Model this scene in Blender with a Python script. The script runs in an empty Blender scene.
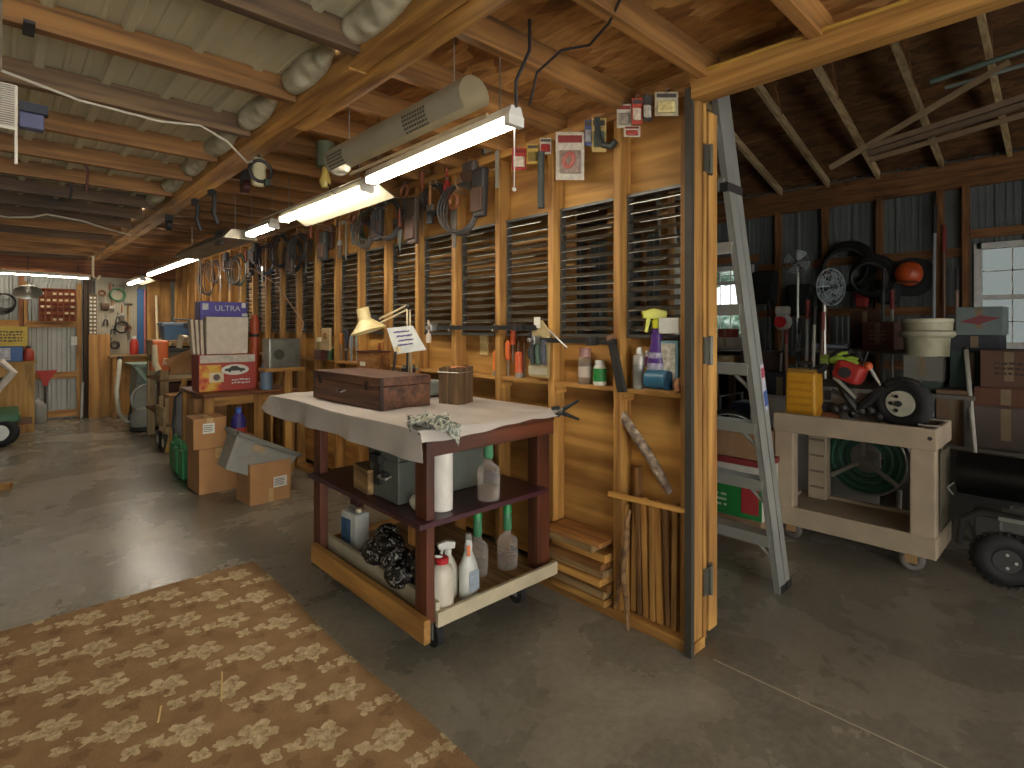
import bpy, bmesh, math, random
from mathutils import Vector, Matrix, Euler
C = bpy.context.scene.collection
SC = bpy.context.scene
random.seed(7)
PI = math.pi
# ---------------------------------------------------------------- camera, sky, exposure
CAM_H, FPX, CX, HY = 1.4, 546.0, 512.0, 328.0
YAW = math.atan2(512, 546)
SN, CS = math.sin(YAW), math.cos(YAW)
cam = bpy.data.cameras.new('camera'); camo = bpy.data.objects.new('camera', cam); C.objects.link(camo)
camo.location = (0, 0, CAM_H); camo.rotation_euler = (PI/2, 0, -YAW)
cam.sensor_width = 36; cam.lens = 36*FPX/1024; cam.shift_y = (HY-384)/1024; cam.clip_start = .02
SC.camera = camo
vs = SC.view_settings
vs.view_transform = 'Standard'; vs.look = 'None'; vs.gamma = 1; vs.use_curve_mapping = False
vs.exposure = 0.95
SC.cycles.use_denoising = True
SC.cycles.max_bounces = 8
SC.cycles.sample_clamp_indirect = 4
wd = bpy.data.worlds.new('overcast_sky'); SC.world = wd; wd.use_nodes = True
wd.node_tree.nodes['Background'].inputs[0].default_value = (.95, .93, .88, 1)
wd.node_tree.nodes['Background'].inputs[1].default_value = 4.0
TUBE = 20.0          # strength of the fluorescent tubes

def W(px, py, X=None, Y=None, Z=None):
    """point of the place seen at (px,py) on a known plane, to read off real positions"""
    t = (px-CX)/FPX; r = (SN+CS*t, CS-SN*t, (HY-py)/FPX)
    k = X/r[0] if X is not None else Y/r[1] if Y is not None else (Z-CAM_H)/r[2]
    return Vector((k*r[0], k*r[1], CAM_H+k*r[2]))

# ---------------------------------------------------------------- materials
def nt(name):
    m = bpy.data.materials.new(name); m.use_nodes = True
    n = m.node_tree; b = n.nodes['Principled BSDF']
    return m, n, b
def N(n, t, **k):
    x = n.nodes.new(t)
    for a, v in k.items(): setattr(x, a, v)
    return x
def L(n, a, b): n.links.new(a, b)
def coords(n, sc=(1, 1, 1), rnd=True):
    tc = N(n, 'ShaderNodeTexCoord'); mp = N(n, 'ShaderNodeMapping'); mp.inputs['Scale'].default_value = sc
    if rnd:
        oi = N(n, 'ShaderNodeObjectInfo'); va = N(n, 'ShaderNodeVectorMath', operation='ADD'); ml = N(n, 'ShaderNodeMath', operation='MULTIPLY')
        ml.inputs[1].default_value = 37.0
        L(n, oi.outputs['Random'], ml.inputs[0]); L(n, tc.outputs['Object'], va.inputs[0]); L(n, ml.outputs[0], va.inputs[1]); L(n, va.outputs[0], mp.inputs['Vector'])
    else: L(n, tc.outputs['Object'], mp.inputs['Vector'])
    return mp.outputs['Vector']
def ramp(n, fac, stops):
    r = N(n, 'ShaderNodeValToRGB'); e = r.color_ramp.elements
    while len(e) < len(stops): e.new(.5)
    for q, (p, c) in zip(e, stops): q.position = p; q.color = (*c, 1)
    L(n, fac, r.inputs['Fac']); return r.outputs['Color']
def bump(n, b, h, s=.3, d=.01):
    u = N(n, 'ShaderNodeBump'); u.inputs['Strength'].default_value = s; u.inputs['Distance'].default_value = d
    L(n, h, u.inputs['Height']); L(n, u.outputs['Normal'], b.inputs['Normal'])
def srgb(h):
    f = lambda v: v/12.92 if v <= .04045 else ((v+.055)/1.055)**2.4
    return tuple(f(int(h[i:i+2], 16)/255) for i in (0, 2, 4))
def mul(c, k): return tuple(min(1, v*k) for v in c)
_M = {}
def plain(hexc, rough=.5, metal=0, var=.12, scale=18, coat=0, sub=None):
    """painted / plastic / paper / metal surface with a little wear"""
    key = (hexc, rough, metal, var, scale)
    if key in _M: return _M[key]
    m, n, b = nt('surface_'+hexc); c = srgb(hexc)
    no = N(n, 'ShaderNodeTexNoise'); no.inputs['Scale'].default_value = scale; no.inputs['Detail'].default_value = 5
    L(n, coords(n), no.inputs['Vector'])
    L(n, ramp(n, no.outputs['Fac'], [(.25, mul(c, 1-var)), (.75, mul(c, 1+var))]), b.inputs['Base Color'])
    b.inputs['Roughness'].default_value = rough; b.inputs['Metallic'].default_value = metal
    _M[key] = m; return m
def wood(name, light, dark, axis='z', rough=.62, fine=26, knots=True):
    key = (name, axis)
    if key in _M: return _M[key]
    m, n, b = nt(name+'_'+axis); st = {'x': (.06, 1, 1), 'y': (1, .06, 1), 'z': (1, 1, .06)}[axis]
    v = coords(n, st)
    a = N(n, 'ShaderNodeTexNoise'); a.inputs['Scale'].default_value = fine; a.inputs['Detail'].default_value = 6; a.inputs['Distortion'].default_value = .6
    L(n, v, a.inputs['Vector'])
    v2 = coords(n, tuple(.35 if s < 1 else 1 for s in st))
    k = N(n, 'ShaderNodeTexNoise'); k.inputs['Scale'].default_value = 5; k.inputs['Detail'].default_value = 3
    L(n, v2, k.inputs['Vector'])
    l, d = srgb(light), srgb(dark)
    c1 = ramp(n, a.outputs['Fac'], [(.33, d), (.52, tuple((p+q)/2 for p, q in zip(l, d))), (.7, l)])
    c2 = ramp(n, k.outputs['Fac'], [(.3, (.45, .38, .32)), (.5, (1, 1, 1)), (.75, (1.0, .93, .85))])
    mx = N(n, 'ShaderNodeMix', data_type='RGBA', blend_type='MULTIPLY'); mx.inputs[0].default_value = .8
    L(n, c1, mx.inputs[6]); L(n, c2, mx.inputs[7])
    oi = N(n, 'ShaderNodeObjectInfo'); hs = N(n, 'ShaderNodeHueSaturation'); mr = N(n, 'ShaderNodeMapRange')
    mr.inputs['To Min'].default_value = .82; mr.inputs['To Max'].default_value = 1.15
    L(n, oi.outputs['Random'], mr.inputs['Value']); L(n, mr.outputs[0], hs.inputs['Value']); L(n, mx.outputs[2], hs.inputs['Color'])
    L(n, hs.outputs['Color'], b.inputs['Base Color']); b.inputs['Roughness'].default_value = rough
    bump(n, b, a.outputs['Fac'], .25, .003)
    _M[key] = m; return m
def pine(a='z'): return wood('pine', 'c5954e', '885d2a', a)
def plyw(a='y'): return wood('plywood', 'c2944e', '885d2a', a, fine=12)
def dwood(a='y'): return wood('stained_wood', '6e3b24', '3e1f11', a, rough=.5)
def bwood(a='y'): return wood('brown_chest_wood', '7c543c', '432a20', a, rough=.6)
def gwood(a='z'): return wood('weathered_wood', 'a98a5c', '6a5234', a, rough=.8)
def lwood(a='z'): return wood('pale_wood', 'c9b388', '98805a', a, rough=.7)
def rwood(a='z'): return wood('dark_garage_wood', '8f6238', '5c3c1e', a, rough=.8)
def osb(old=False):  # old=True: darker copy of the same board, garage dimness put into its colour
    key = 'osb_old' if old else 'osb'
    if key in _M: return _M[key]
    m, n, b = nt('dimmed_strand_board' if old else 'oriented_strand_board')
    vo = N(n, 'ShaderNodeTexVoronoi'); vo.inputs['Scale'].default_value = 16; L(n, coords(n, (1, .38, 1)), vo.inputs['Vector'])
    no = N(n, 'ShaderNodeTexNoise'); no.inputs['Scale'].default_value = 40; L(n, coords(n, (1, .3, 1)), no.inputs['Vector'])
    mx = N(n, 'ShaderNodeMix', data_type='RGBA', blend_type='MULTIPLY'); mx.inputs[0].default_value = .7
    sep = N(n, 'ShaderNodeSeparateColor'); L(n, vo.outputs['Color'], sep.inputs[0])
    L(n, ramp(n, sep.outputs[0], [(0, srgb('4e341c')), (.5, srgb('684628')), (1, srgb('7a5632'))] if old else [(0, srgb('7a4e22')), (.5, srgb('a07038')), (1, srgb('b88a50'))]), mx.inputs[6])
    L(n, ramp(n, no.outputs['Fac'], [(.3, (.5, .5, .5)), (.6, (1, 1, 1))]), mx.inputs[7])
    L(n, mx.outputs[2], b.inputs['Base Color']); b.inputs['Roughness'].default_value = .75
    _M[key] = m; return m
def concrete():
    m, n, b = nt('polished_concrete')
    a = N(n, 'ShaderNodeTexNoise'); a.inputs['Scale'].default_value = 1.3; a.inputs['Detail'].default_value = 9; a.inputs['Roughness'].default_value = .58; a.inputs['Distortion'].default_value = .3
    L(n, coords(n, rnd=False), a.inputs['Vector'])
    f = N(n, 'ShaderNodeTexNoise'); f.inputs['Scale'].default_value = 26; f.inputs['Detail'].default_value = 6; f.inputs['Roughness'].default_value = .7
    L(n, coords(n, rnd=False), f.inputs['Vector'])
    mx = N(n, 'ShaderNodeMix', data_type='RGBA', blend_type='MULTIPLY'); mx.inputs[0].default_value = .75
    L(n, ramp(n, a.outputs['Fac'], [(.25, srgb('615d53')), (.5, srgb('827c6f')), (.78, srgb('aca392'))]), mx.inputs[6])
    L(n, ramp(n, f.outputs['Fac'], [(.3, (.62, .6, .57)), (.6, (1, 1, 1))]), mx.inputs[7])
    L(n, mx.outputs[2], b.inputs['Base Color'])
    rr = N(n, 'ShaderNodeMapRange'); rr.inputs['To Min'].default_value = .14; rr.inputs['To Max'].default_value = .40
    L(n, a.outputs['Fac'], rr.inputs['Value']); L(n, rr.outputs[0], b.inputs['Roughness'])
    b.inputs['Specular IOR Level'].default_value = .45
    bump(n, b, f.outputs['Fac'], .08, .004)
    return m
def rugmat():
    m, n, b = nt('floral_rug')
    tc = N(n, 'ShaderNodeTexCoord')
    wn = N(n, 'ShaderNodeTexNoise'); wn.inputs['Scale'].default_value = 32; wn.inputs['Detail'].default_value = 3
    L(n, tc.outputs['Object'], wn.inputs['Vector'])
    def M(op, a, bb=None):
        x = N(n, 'ShaderNodeMath', operation=op)
        for i, v in enumerate((a, bb)):
            if v is None: continue
            if isinstance(v, (int, float)): x.inputs[i].default_value = v
            else: L(n, v, x.inputs[i])
        return x.outputs[0]
    va = N(n, 'ShaderNodeVectorMath', operation='MULTIPLY_ADD'); L(n, wn.outputs['Color'], va.inputs[0]); va.inputs[1].default_value = (.05, .05, .05); L(n, tc.outputs['Object'], va.inputs[2])
    sp = N(n, 'ShaderNodeSeparateXYZ'); L(n, va.outputs[0], sp.inputs[0])
    u = M('MULTIPLY', M('SUBTRACT', sp.outputs[0], sp.outputs[1]), .7071/.236)
    v = M('MULTIPLY', M('ADD', sp.outputs[0], sp.outputs[1]), .7071/.236)
    def flower(ou, ov, R, petals, inner):
        a = M('SUBTRACT', M('FRACT', M('ADD', u, ou)), .5); c = M('SUBTRACT', M('FRACT', M('ADD', v, ov)), .5)
        r = M('SQRT', M('ADD', M('MULTIPLY', a, a), M('MULTIPLY', c, c)))
        th = M('ARCTAN2', a, c)
        rim = M('MULTIPLY', M('ADD', M('MULTIPLY', M('ABSOLUTE', M('COSINE', M('MULTIPLY', th, petals/2))), .5), .5), R)
        out = M('LESS_THAN', r, rim)
        ring = M('MULTIPLY', M('GREATER_THAN', r, M('MULTIPLY', rim, inner)), M('LESS_THAN', r, M('MULTIPLY', rim, inner+.16)))
        return out, ring
    f1, r1 = flower(.0, .0, .32, 5, .35); f2, r2 = flower(.55, .42, .15, 4, .3); f3, r3 = flower(.2, .5, .13, 3, .3); f4, r4 = flower(.33, .22, .15, 4, .3)
    fine = N(n, 'ShaderNodeTexNoise'); fine.inputs['Scale'].default_value = 240; L(n, tc.outputs['Object'], fine.inputs['Vector'])
    mo = N(n, 'ShaderNodeTexNoise'); mo.inputs['Scale'].default_value = 9; mo.inputs['Detail'].default_value = 4; L(n, tc.outputs['Object'], mo.inputs['Vector'])
    base = ramp(n, mo.outputs['Fac'], [(.3, srgb('8c6e50')), (.7, srgb('a0805c'))])
    crm = ramp(n, wn.outputs['Fac'], [(.35, srgb('ac9672')), (.65, srgb('cfbb96'))])
    brk = ramp(n, mo.outputs['Fac'], [(.3, (0, 0, 0)), (.36, (1, 1, 1))])
    fl = M('MAXIMUM', f1, M('MAXIMUM', f2, f4)); fl = M('MULTIPLY', fl, brk)
    rg = M('MAXIMUM', r1, M('MAXIMUM', r2, f3))
    x1 = N(n, 'ShaderNodeMix', data_type='RGBA'); L(n, fl, x1.inputs[0]); L(n, base, x1.inputs[6]); L(n, crm, x1.inputs[7])
    x2 = N(n, 'ShaderNodeMix', data_type='RGBA'); L(n, M('MULTIPLY', rg, .38), x2.inputs[0]); L(n, x1.outputs[2], x2.inputs[6]); x2.inputs[7].default_value = (*srgb('6a5236'), 1)
    x3 = N(n, 'ShaderNodeMix', data_type='RGBA', blend_type='MULTIPLY'); x3.inputs[0].default_value = .5
    L(n, x2.outputs[2], x3.inputs[6]); L(n, ramp(n, fine.outputs['Fac'], [(.3, (.45, .45, .45)), (.65, (1, 1, 1))]), x3.inputs[7])
    L(n, x3.outputs[2], b.inputs['Base Color']); b.inputs['Roughness'].default_value = .95; b.inputs['Specular IOR Level'].default_value = .1
    bump(n, b, fine.outputs['Fac'], .5, .004)
    return m
def emit(hexc, s):
    m, n, b = nt('lit_'+hexc); b.inputs['Emission Color'].default_value = (*srgb(hexc), 1); b.inputs['Emission Strength'].default_value = s
    b.inputs['Base Color'].default_value = (.9, .9, .9, 1); return m
def glassy(hexc, alpha=.35, rough=.08):
    key = ('glass', hexc, alpha)
    if key in _M: return _M[key]
    m, n, b = nt('clear_'+hexc); c = srgb(hexc)
    tr = N(n, 'ShaderNodeBsdfTransparent'); tr.inputs[0].default_value = (*mul(c, 1.15), 1)
    b.inputs['Base Color'].default_value = (*c, 1); b.inputs['Roughness'].default_value = rough
    ms = N(n, 'ShaderNodeMixShader'); lw = N(n, 'ShaderNodeLayerWeight'); lw.inputs['Blend'].default_value = .35
    mr = N(n, 'ShaderNodeMapRange'); mr.inputs['To Min'].default_value = alpha; mr.inputs['To Max'].default_value = min(1, alpha+.5)
    L(n, lw.outputs['Facing'], mr.inputs['Value']); L(n, mr.outputs[0], ms.inputs[0]); L(n, tr.outputs[0], ms.inputs[1]); L(n, b.outputs[0], ms.inputs[2])
    L(n, ms.outputs[0], n.nodes['Material Output'].inputs[0]); _M[key] = m; return m

# ---------------------------------------------------------------- mesh builder
class MB:
    def __init__(s): s.bm = bmesh.new(); s.mi = 0
    def m(s, i): s.mi = i; return s
    def _f(s, vs):
        try:
            f = s.bm.faces.new(vs); f.material_index = s.mi; return f
        except ValueError: return None
    def box(s, x0, x1, y0, y1, z0, z1): return s.boxc(((x0+x1)/2, (y0+y1)/2, (z0+z1)/2), (x1-x0, y1-y0, z1-z0))
    def boxc(s, c, d, r=None, taper=1):
        M = Euler(r).to_matrix() if r is not None and not isinstance(r, Matrix) else (r or Matrix.Identity(3))
        v = []
        for z in (-.5, .5):
            k = taper if z < 0 else 1
            for x, y in ((-.5, -.5), (.5, -.5), (.5, .5), (-.5, .5)):
                v.append(s.bm.verts.new(Vector(c)+M@Vector((x*d[0]*k, y*d[1]*k, z*d[2]))))
        for q in ((3, 2, 1, 0), (4, 5, 6, 7), (0, 1, 5, 4), (1, 2, 6, 5), (2, 3, 7, 6), (3, 0, 4, 7)): s._f([v[i] for i in q])
        return s
    def ring(s, c, ax, r, n, up=None):
        ax = Vector(ax).normalized(); u = ax.orthogonal().normalized() if up is None else (Vector(up)-ax*Vector(up).dot(ax)).normalized(); w = ax.cross(u)
        return [s.bm.verts.new(Vector(c)+u*(r*math.cos(2*PI*i/n))+w*(r*math.sin(2*PI*i/n))) for i in range(n)]
    def bridge(s, a, b):
        n = len(a)
        for i in range(n): s._f([a[i], a[(i+1) % n], b[(i+1) % n], b[i]])
    def cyl(s, p0, p1, r0, r1=None, n=12, caps=True):
        r1 = r0 if r1 is None else r1; ax = Vector(p1)-Vector(p0)
        a = s.ring(p0, ax, r0, n); b = s.ring(p1, ax, r1, n); s.bridge(a, b)
        if caps: s._f(a[::-1]); s._f(b)
        return s
    def tube(s, pts, r, n=6, closed=False):
        P = [Vector(p) for p in pts]; R = []
        u = None
        for i, p in enumerate(P):
            if closed: d = P[(i+1) % len(P)]-P[i-1]
            else: d = (P[min(i+1, len(P)-1)]-P[max(i-1, 0)])
            if d.length < 1e-9: d = Vector((0, 0, 1))
            d.normalize()
            if u is None: u = d.orthogonal().normalized()
            else:
                u = u-d*u.dot(d); u = u.normalized() if u.length > 1e-6 else d.orthogonal().normalized()
            w = d.cross(u); rr = r[i] if isinstance(r, (list, tuple)) else r
            R.append([s.bm.verts.new(p+u*(rr*math.cos(2*PI*k/n))+w*(rr*math.sin(2*PI*k/n))) for k in range(n)])
        for a, b in zip(R, R[1:]): s.bridge(a, b)
        if closed: s.bridge(R[-1], R[0])
        else: s._f(R[0][::-1]); s._f(R[-1])
        return s
    def lathe(s, prof, c=(0, 0, 0), n=20, ax=(0, 0, 1), caps=True, seg=1.0, sc=(1, 1)):
        q = Vector((0, 0, 1)).rotation_difference(Vector(ax).normalized()).to_matrix(); R = []
        for r, z in prof:
            R.append([s.bm.verts.new(Vector(c)+q@Vector((sc[0]*r*math.cos(2*PI*i/n), sc[1]*r*math.sin(2*PI*i/n), z))) for i in range(n)])
        for a, b in zip(R, R[1:]): s.bridge(a, b)
        if caps: s._f(R[0][::-1]); s._f(R[-1])
        return s
    def prism(s, pts, a0, a1, axis='y'):
        f = {'x': lambda p, a: (a, p[0], p[1]), 'y': lambda p, a: (p[0], a, p[1]), 'z': lambda p, a: (p[0], p[1], a)}[axis]
        A = [s.bm.verts.new(f(p, a0)) for p in pts]; B = [s.bm.verts.new(f(p, a1)) for p in pts]
        s.bridge(A, B); s._f(A[::-1]); s._f(B); return s
    def sph(s, c, r, n=12, sc=(1, 1, 1), rot=None):
        M = Matrix.Translation(c) @ (Euler(rot).to_matrix().to_4x4() if rot else Matrix.Identity(4)) @ Matrix.Diagonal((r*sc[0], r*sc[1], r*sc[2], 1))
        q = bmesh.ops.create_uvsphere(s.bm, u_segments=n, v_segments=max(5, n//2+1), radius=1, matrix=M)
        for v in q['verts']:
            for f in v.link_faces: f.material_index = s.mi
        return s
    def sheet(s, f, nu, nv, th=None):
        """surface f(u,v)->point; th gives it a thickness along the given vector"""
        G = [[s.bm.verts.new(f(i/nu, j/nv)) for j in range(nv+1)] for i in range(nu+1)]
        for i in range(nu):
            for j in range(nv): s._f([G[i][j], G[i+1][j], G[i+1][j+1], G[i][j+1]])
        if th is not None:
            t = Vector(th); B = [[s.bm.verts.new(v.co+t) for v in row] for row in G]
            for i in range(nu):
                for j in range(nv): s._f([B[i][j+1], B[i+1][j+1], B[i+1][j], B[i][j]])
            for i in range(nu):
                for j in (0, nv): s._f([G[i][j], G[i+1][j], B[i+1][j], B[i][j]])
            for j in range(nv):
                for i in (0, nu): s._f([G[i][j], G[i][j+1], B[i][j+1], B[i][j]])
        return s
    def torus(s, c, ax, R, r, n=28, k=8):
        ax = Vector(ax).normalized(); u = ax.orthogonal().normalized(); w = ax.cross(u)
        return s.tube([Vector(c)+u*(R*math.cos(2*PI*i/n))+w*(R*math.sin(2*PI*i/n)) for i in range(n)], r, k, True)
    def xf(s, M):
        bmesh.ops.transform(s.bm, matrix=M, verts=s.bm.verts[:]); return s
_WORLD = {}
def obj(name, mb, mats, parent=None, smooth=False, bev=0, label=None, loc=None, sub=0, kind=None):
    if not isinstance(mats, (list, tuple)): mats = [mats]
    bm = mb.bm
    bmesh.ops.recalc_face_normals(bm, faces=bm.faces[:])
    root = parent
    while root is not None and root.parent is not None: root = root.parent
    off = Vector(loc) if loc is not None else _WORLD.get(root.name) if root is not None else None
    if off is not None: bmesh.ops.translate(bm, vec=-off, verts=bm.verts[:])
    me = bpy.data.meshes.new(name); bm.to_mesh(me); bm.free()
    for m in mats: me.materials.append(m)
    if smooth:
        for p in me.polygons: p.use_smooth = True
    o = bpy.data.objects.new(name, me); C.objects.link(o)
    if smooth:
        try: me.set_sharp_from_angle(angle=math.radians(40))
        except Exception: pass
    if parent is not None: o.parent = parent
    elif loc is not None: o.location = loc
    if bev:
        b = o.modifiers.new('bevel', 'BEVEL'); b.width = bev; b.segments = 2; b.limit_method = 'ANGLE'; b.angle_limit = math.radians(40)
    if sub:
        b = o.modifiers.new('sub', 'SUBSURF'); b.levels = sub; b.render_levels = sub
    if label: o['label'] = label
    if kind: o['kind'] = kind
    return o
def tag(o, label, cat, group=None, kind=None):
    o['label'] = label; o['category'] = cat
    if group: o['group'] = group
    if kind: o['kind'] = kind
    return o
def thing(name, label, cat, loc=(0, 0, 0), rz=0, group=None, world=False):
    """an Empty at the thing's base; with world=True its parts are given in room coordinates"""
    o = bpy.data.objects.new(name, None); C.objects.link(o); o.location = loc; o.rotation_euler = (0, 0, rz); o.empty_display_size = .05
    if world: _WORLD[o.name] = Vector(loc)
    return tag(o, label, cat, group)
def solo(name, label, cat, mb, mats, loc, group=None, **k):
    """a thing that is one mesh, given in room coordinates"""
    return tag(obj(name, mb, mats, loc=loc, **k), label, cat, group)
def struct(name, mb, mats, parent=None, **k):
    o = obj(name, mb, mats, parent, **k); o['kind'] = 'structure'
    return o
ORD = ['first', 'second', 'third', 'fourth', 'fifth', 'sixth', 'seventh', 'eighth', 'ninth', 'tenth', 'eleventh', 'twelfth', 'thirteenth', 'fourteenth', 'fifteenth', 'sixteenth', 'seventeenth', 'eighteenth', 'nineteenth', 'twentieth', 'twenty-first', 'twenty-second', 'twenty-third', 'twenty-fourth', 'twenty-fifth']
TEXT = {}
def text(s, size, mat, parent, M, name='lettering', ext=.0006):
    """raised lettering as a mesh part; M places it (x right, y up)"""
    cu = bpy.data.curves.new(name, 'FONT'); cu.body = s; cu.size = size; cu.align_x = 'CENTER'; cu.align_y = 'CENTER'; cu.extrude = ext
    t = bpy.data.objects.new(name, cu); C.objects.link(t)
    dg = bpy.context.evaluated_depsgraph_get(); me = bpy.data.meshes.new_from_object(t.evaluated_get(dg))
    bpy.data.objects.remove(t); bpy.data.curves.remove(cu)
    root = parent
    while root.parent is not None: root = root.parent
    off = _WORLD.get(root.name) or (root.location if root.type == 'MESH' else Vector((0, 0, 0)))
    me.transform(Matrix.Translation(-off) @ M); me.materials.append(mat)
    o = bpy.data.objects.new(name, me); C.objects.link(o); o.parent = parent; o['label'] = 'lettering reading '+s
    return o
def frame(origin, right, up):
    r = Vector(right).normalized(); u = Vector(up); u = (u-r*u.dot(r)).normalized(); w = r.cross(u)
    return Matrix.Translation(origin) @ Matrix((r, u, w)).transposed().to_4x4()
# ================================================================ the place
XW, XG, YB = 2.16, 8.0, 11.0          # partition face, far garage wall, end wall of the shop
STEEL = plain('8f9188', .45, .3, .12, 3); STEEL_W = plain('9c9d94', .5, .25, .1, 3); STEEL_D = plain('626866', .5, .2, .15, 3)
struct('floor', MB().box(-3.2, XG+.1, -3.6, YB+.1, -.1, 0), concrete())
struct('trim_1', MB().box(2.195, 2.201, -3.5, 1.1, 0, .0008), plain('a49a86', .8))     # cut joint across the slab
def ribs(L0, L1, pitch=.228, h=.02):
    """profile of a ribbed steel panel: (along, out)"""
    p = []; a = L0
    while a < L1:
        for d, o in ((0, 0), (.012, h), (.04, h), (.052, 0), (.10, 0), (.106, h*.25), (.118, h*.25), (.124, 0), (.165, 0), (.171, h*.25), (.183, h*.25), (.189, 0)): p.append((a+d, o))
        a += pitch
    return p
def panel(axis, L0, L1, plane, z0, z1, out=1, holes=()):
    """ribbed steel wall along x or y with openings (a0,a1,z0,z1); ribs run up"""
    mb = MB(); p = ribs(L0, L1)
    zs = sorted({z0, z1, *[h[2] for h in holes], *[h[3] for h in holes]})
    for (a, o), (b, q) in zip(p, p[1:]):
        for u, v in zip(zs, zs[1:]):
            if any(h[0] < (a+b)/2 < h[1] and h[2] < (u+v)/2 < h[3] for h in holes): continue
            P = lambda s, t, z: (s, plane+t*out, z) if axis == 'x' else (plane+t*out, s, z)
            mb._f([mb.bm.verts.new(P(a, o, u)), mb.bm.verts.new(P(b, q, u)), mb.bm.verts.new(P(b, q, v)), mb.bm.verts.new(P(a, o, v))])
    bmesh.ops.remove_doubles(mb.bm, verts=mb.bm.verts[:], dist=1e-5)
    return mb
def ceil_panel(x0, x1, y0, y1, z):
    mb = MB(); p = ribs(x0, x1)
    for (a, o), (b, q) in zip(p, p[1:]):
        mb._f([mb.bm.verts.new(v) for v in ((a, y0, z-o), (b, y0, z-q), (b, y1, z-q), (a, y1, z-o))])
    bmesh.ops.remove_doubles(mb.bm, verts=mb.bm.verts[:], dist=1e-5)
    return mb
WIN = [(-.28, .90, 1.2, 2.32), (3.40, 4.06, 1.27, 2.30)]      # openings in the far garage wall (y0,y1,z0,z1)
struct('wall_back', panel('x', -3.1, 2.4, YB, 0, 2.55, -1), STEEL_W)
struct('wall_left', panel('y', -3.4, YB, -3.1, 0, 2.6, 1), STEEL_W)
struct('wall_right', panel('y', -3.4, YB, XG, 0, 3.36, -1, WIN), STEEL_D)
struct('wall_front', panel('x', -3.1, 2.4, -3.5, 0, 2.6, 1, [(-2.6, 1.8, -.1, 2.3)]), STEEL_W)  # opening in this unseen wall is added to bring daylight fill into the shop
struct('wall_front_garage', panel('x', 2.4, XG, -3.5, 0, 6.2, 1, [(3.4, 5.6, -.1, 1.0)]), STEEL_D)  # low opening added out of view, shaped to light floor and cart, less the roof
struct('wall_end', MB().box(2.4, XG, YB, YB+.06, 0, 6.2), plain('5c5650', .8))
struct('ceiling', ceil_panel(-3.1, 1.0, -3.5, YB, 2.515), plain('c4c0a4', .4, .1, .12, 3))
struct('ceiling_loft', MB().box(1.0, 2.42, -3.5, YB, 2.55, 2.568), osb())
# garage roof: sloping deck down to the far wall
RS = .46
def roofz(x): return 3.33+RS*(XG-x)
struct('ceiling_garage', MB().prism([(2.3, roofz(2.3)), (XG+.1, roofz(XG+.1)), (XG+.1, roofz(XG+.1)+.02), (2.3, roofz(2.3)+.02)], -3.5, YB, 'y'), osb(True))  # darkened strand board: dimness under the roof is in the colour
struct('wall_loft', MB().box(2.40, 2.42, -3.5, YB, 2.56, 6.1), osb())
# ---- partition: sheathing with the louvre openings, plates
Y0, SP, NST = 1.14, .432, 23
studY = [1.178]+[1.548+SP*k for k in range(NST)]     # near faces of the studs
lb0, lb1 = 1.365, 2.035
mb = MB()
mb.box(2.252, 2.268, 1.2, YB, .09, lb0); mb.box(2.252, 2.268, 1.2, YB, lb1, 2.42)
struct('wall_middle', mb, plyw('y'))
struct('wall_middle_back', MB().box(2.40, 2.412, 2.03, YB, 0, 2.5), plyw('y'))
for i_, y_ in enumerate((1.40, 1.72)): solo('garage_side_stud', 'stud on the garage side seen through the glass slats, '+('right' if i_ == 0 else 'left')+' one', 'stud', MB().box(2.34, 2.40, y_, y_+.04, 0, 2.5), pine('z'), (2.37, y_, 0))
struct('trim_2', MB().box(2.155, 2.26, 1.17, YB, 0, .045), pine('y'))
mb = MB(); mb.box(2.15, 2.26, -3.4, YB, 2.40, 2.44)
struct('trim_3', mb, pine('y'))
struct('trim_4', MB().box(2.24, 2.262, -3.4, YB, 2.44, 2.55), osb())
hb = thing('header_beam', 'thick rough pine header beam spanning the opening into the dark garage', 'beam', (2.2, -1, 2.33), world=True)
obj('beam_board', MB().box(2.13, 2.17, -3.4, 1.17, 2.37, 2.46), pine('y'), hb)
obj('backing_board', MB().box(2.2, 2.25, -3.4, 1.17, 2.385, 2.40), pine('y'), hb)
obj('wire', MB().tube([(2.126, 1.17, 2.47), (2.124, .5, 2.452), (2.124, -.6, 2.447), (2.124, -3, 2.45)], .008), plain('b08a3a', .6), hb, label='yellowish cable running along the beam')
for k, y in enumerate(studY):
    nm = 'end post of the partition beside the garage opening' if k == 0 else f'{ORD[k-1]} pine stud of the partition, counted from the hinged end post'
    mb = MB(); mb.box(XW, 2.25, y, y+(.055 if k == 0 else .04), .045, 2.40)
    solo('wall_stud', nm, 'stud', mb, pine('z'), (XW, y, .045), 'bare studs of the partition', bev=.003)
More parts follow.
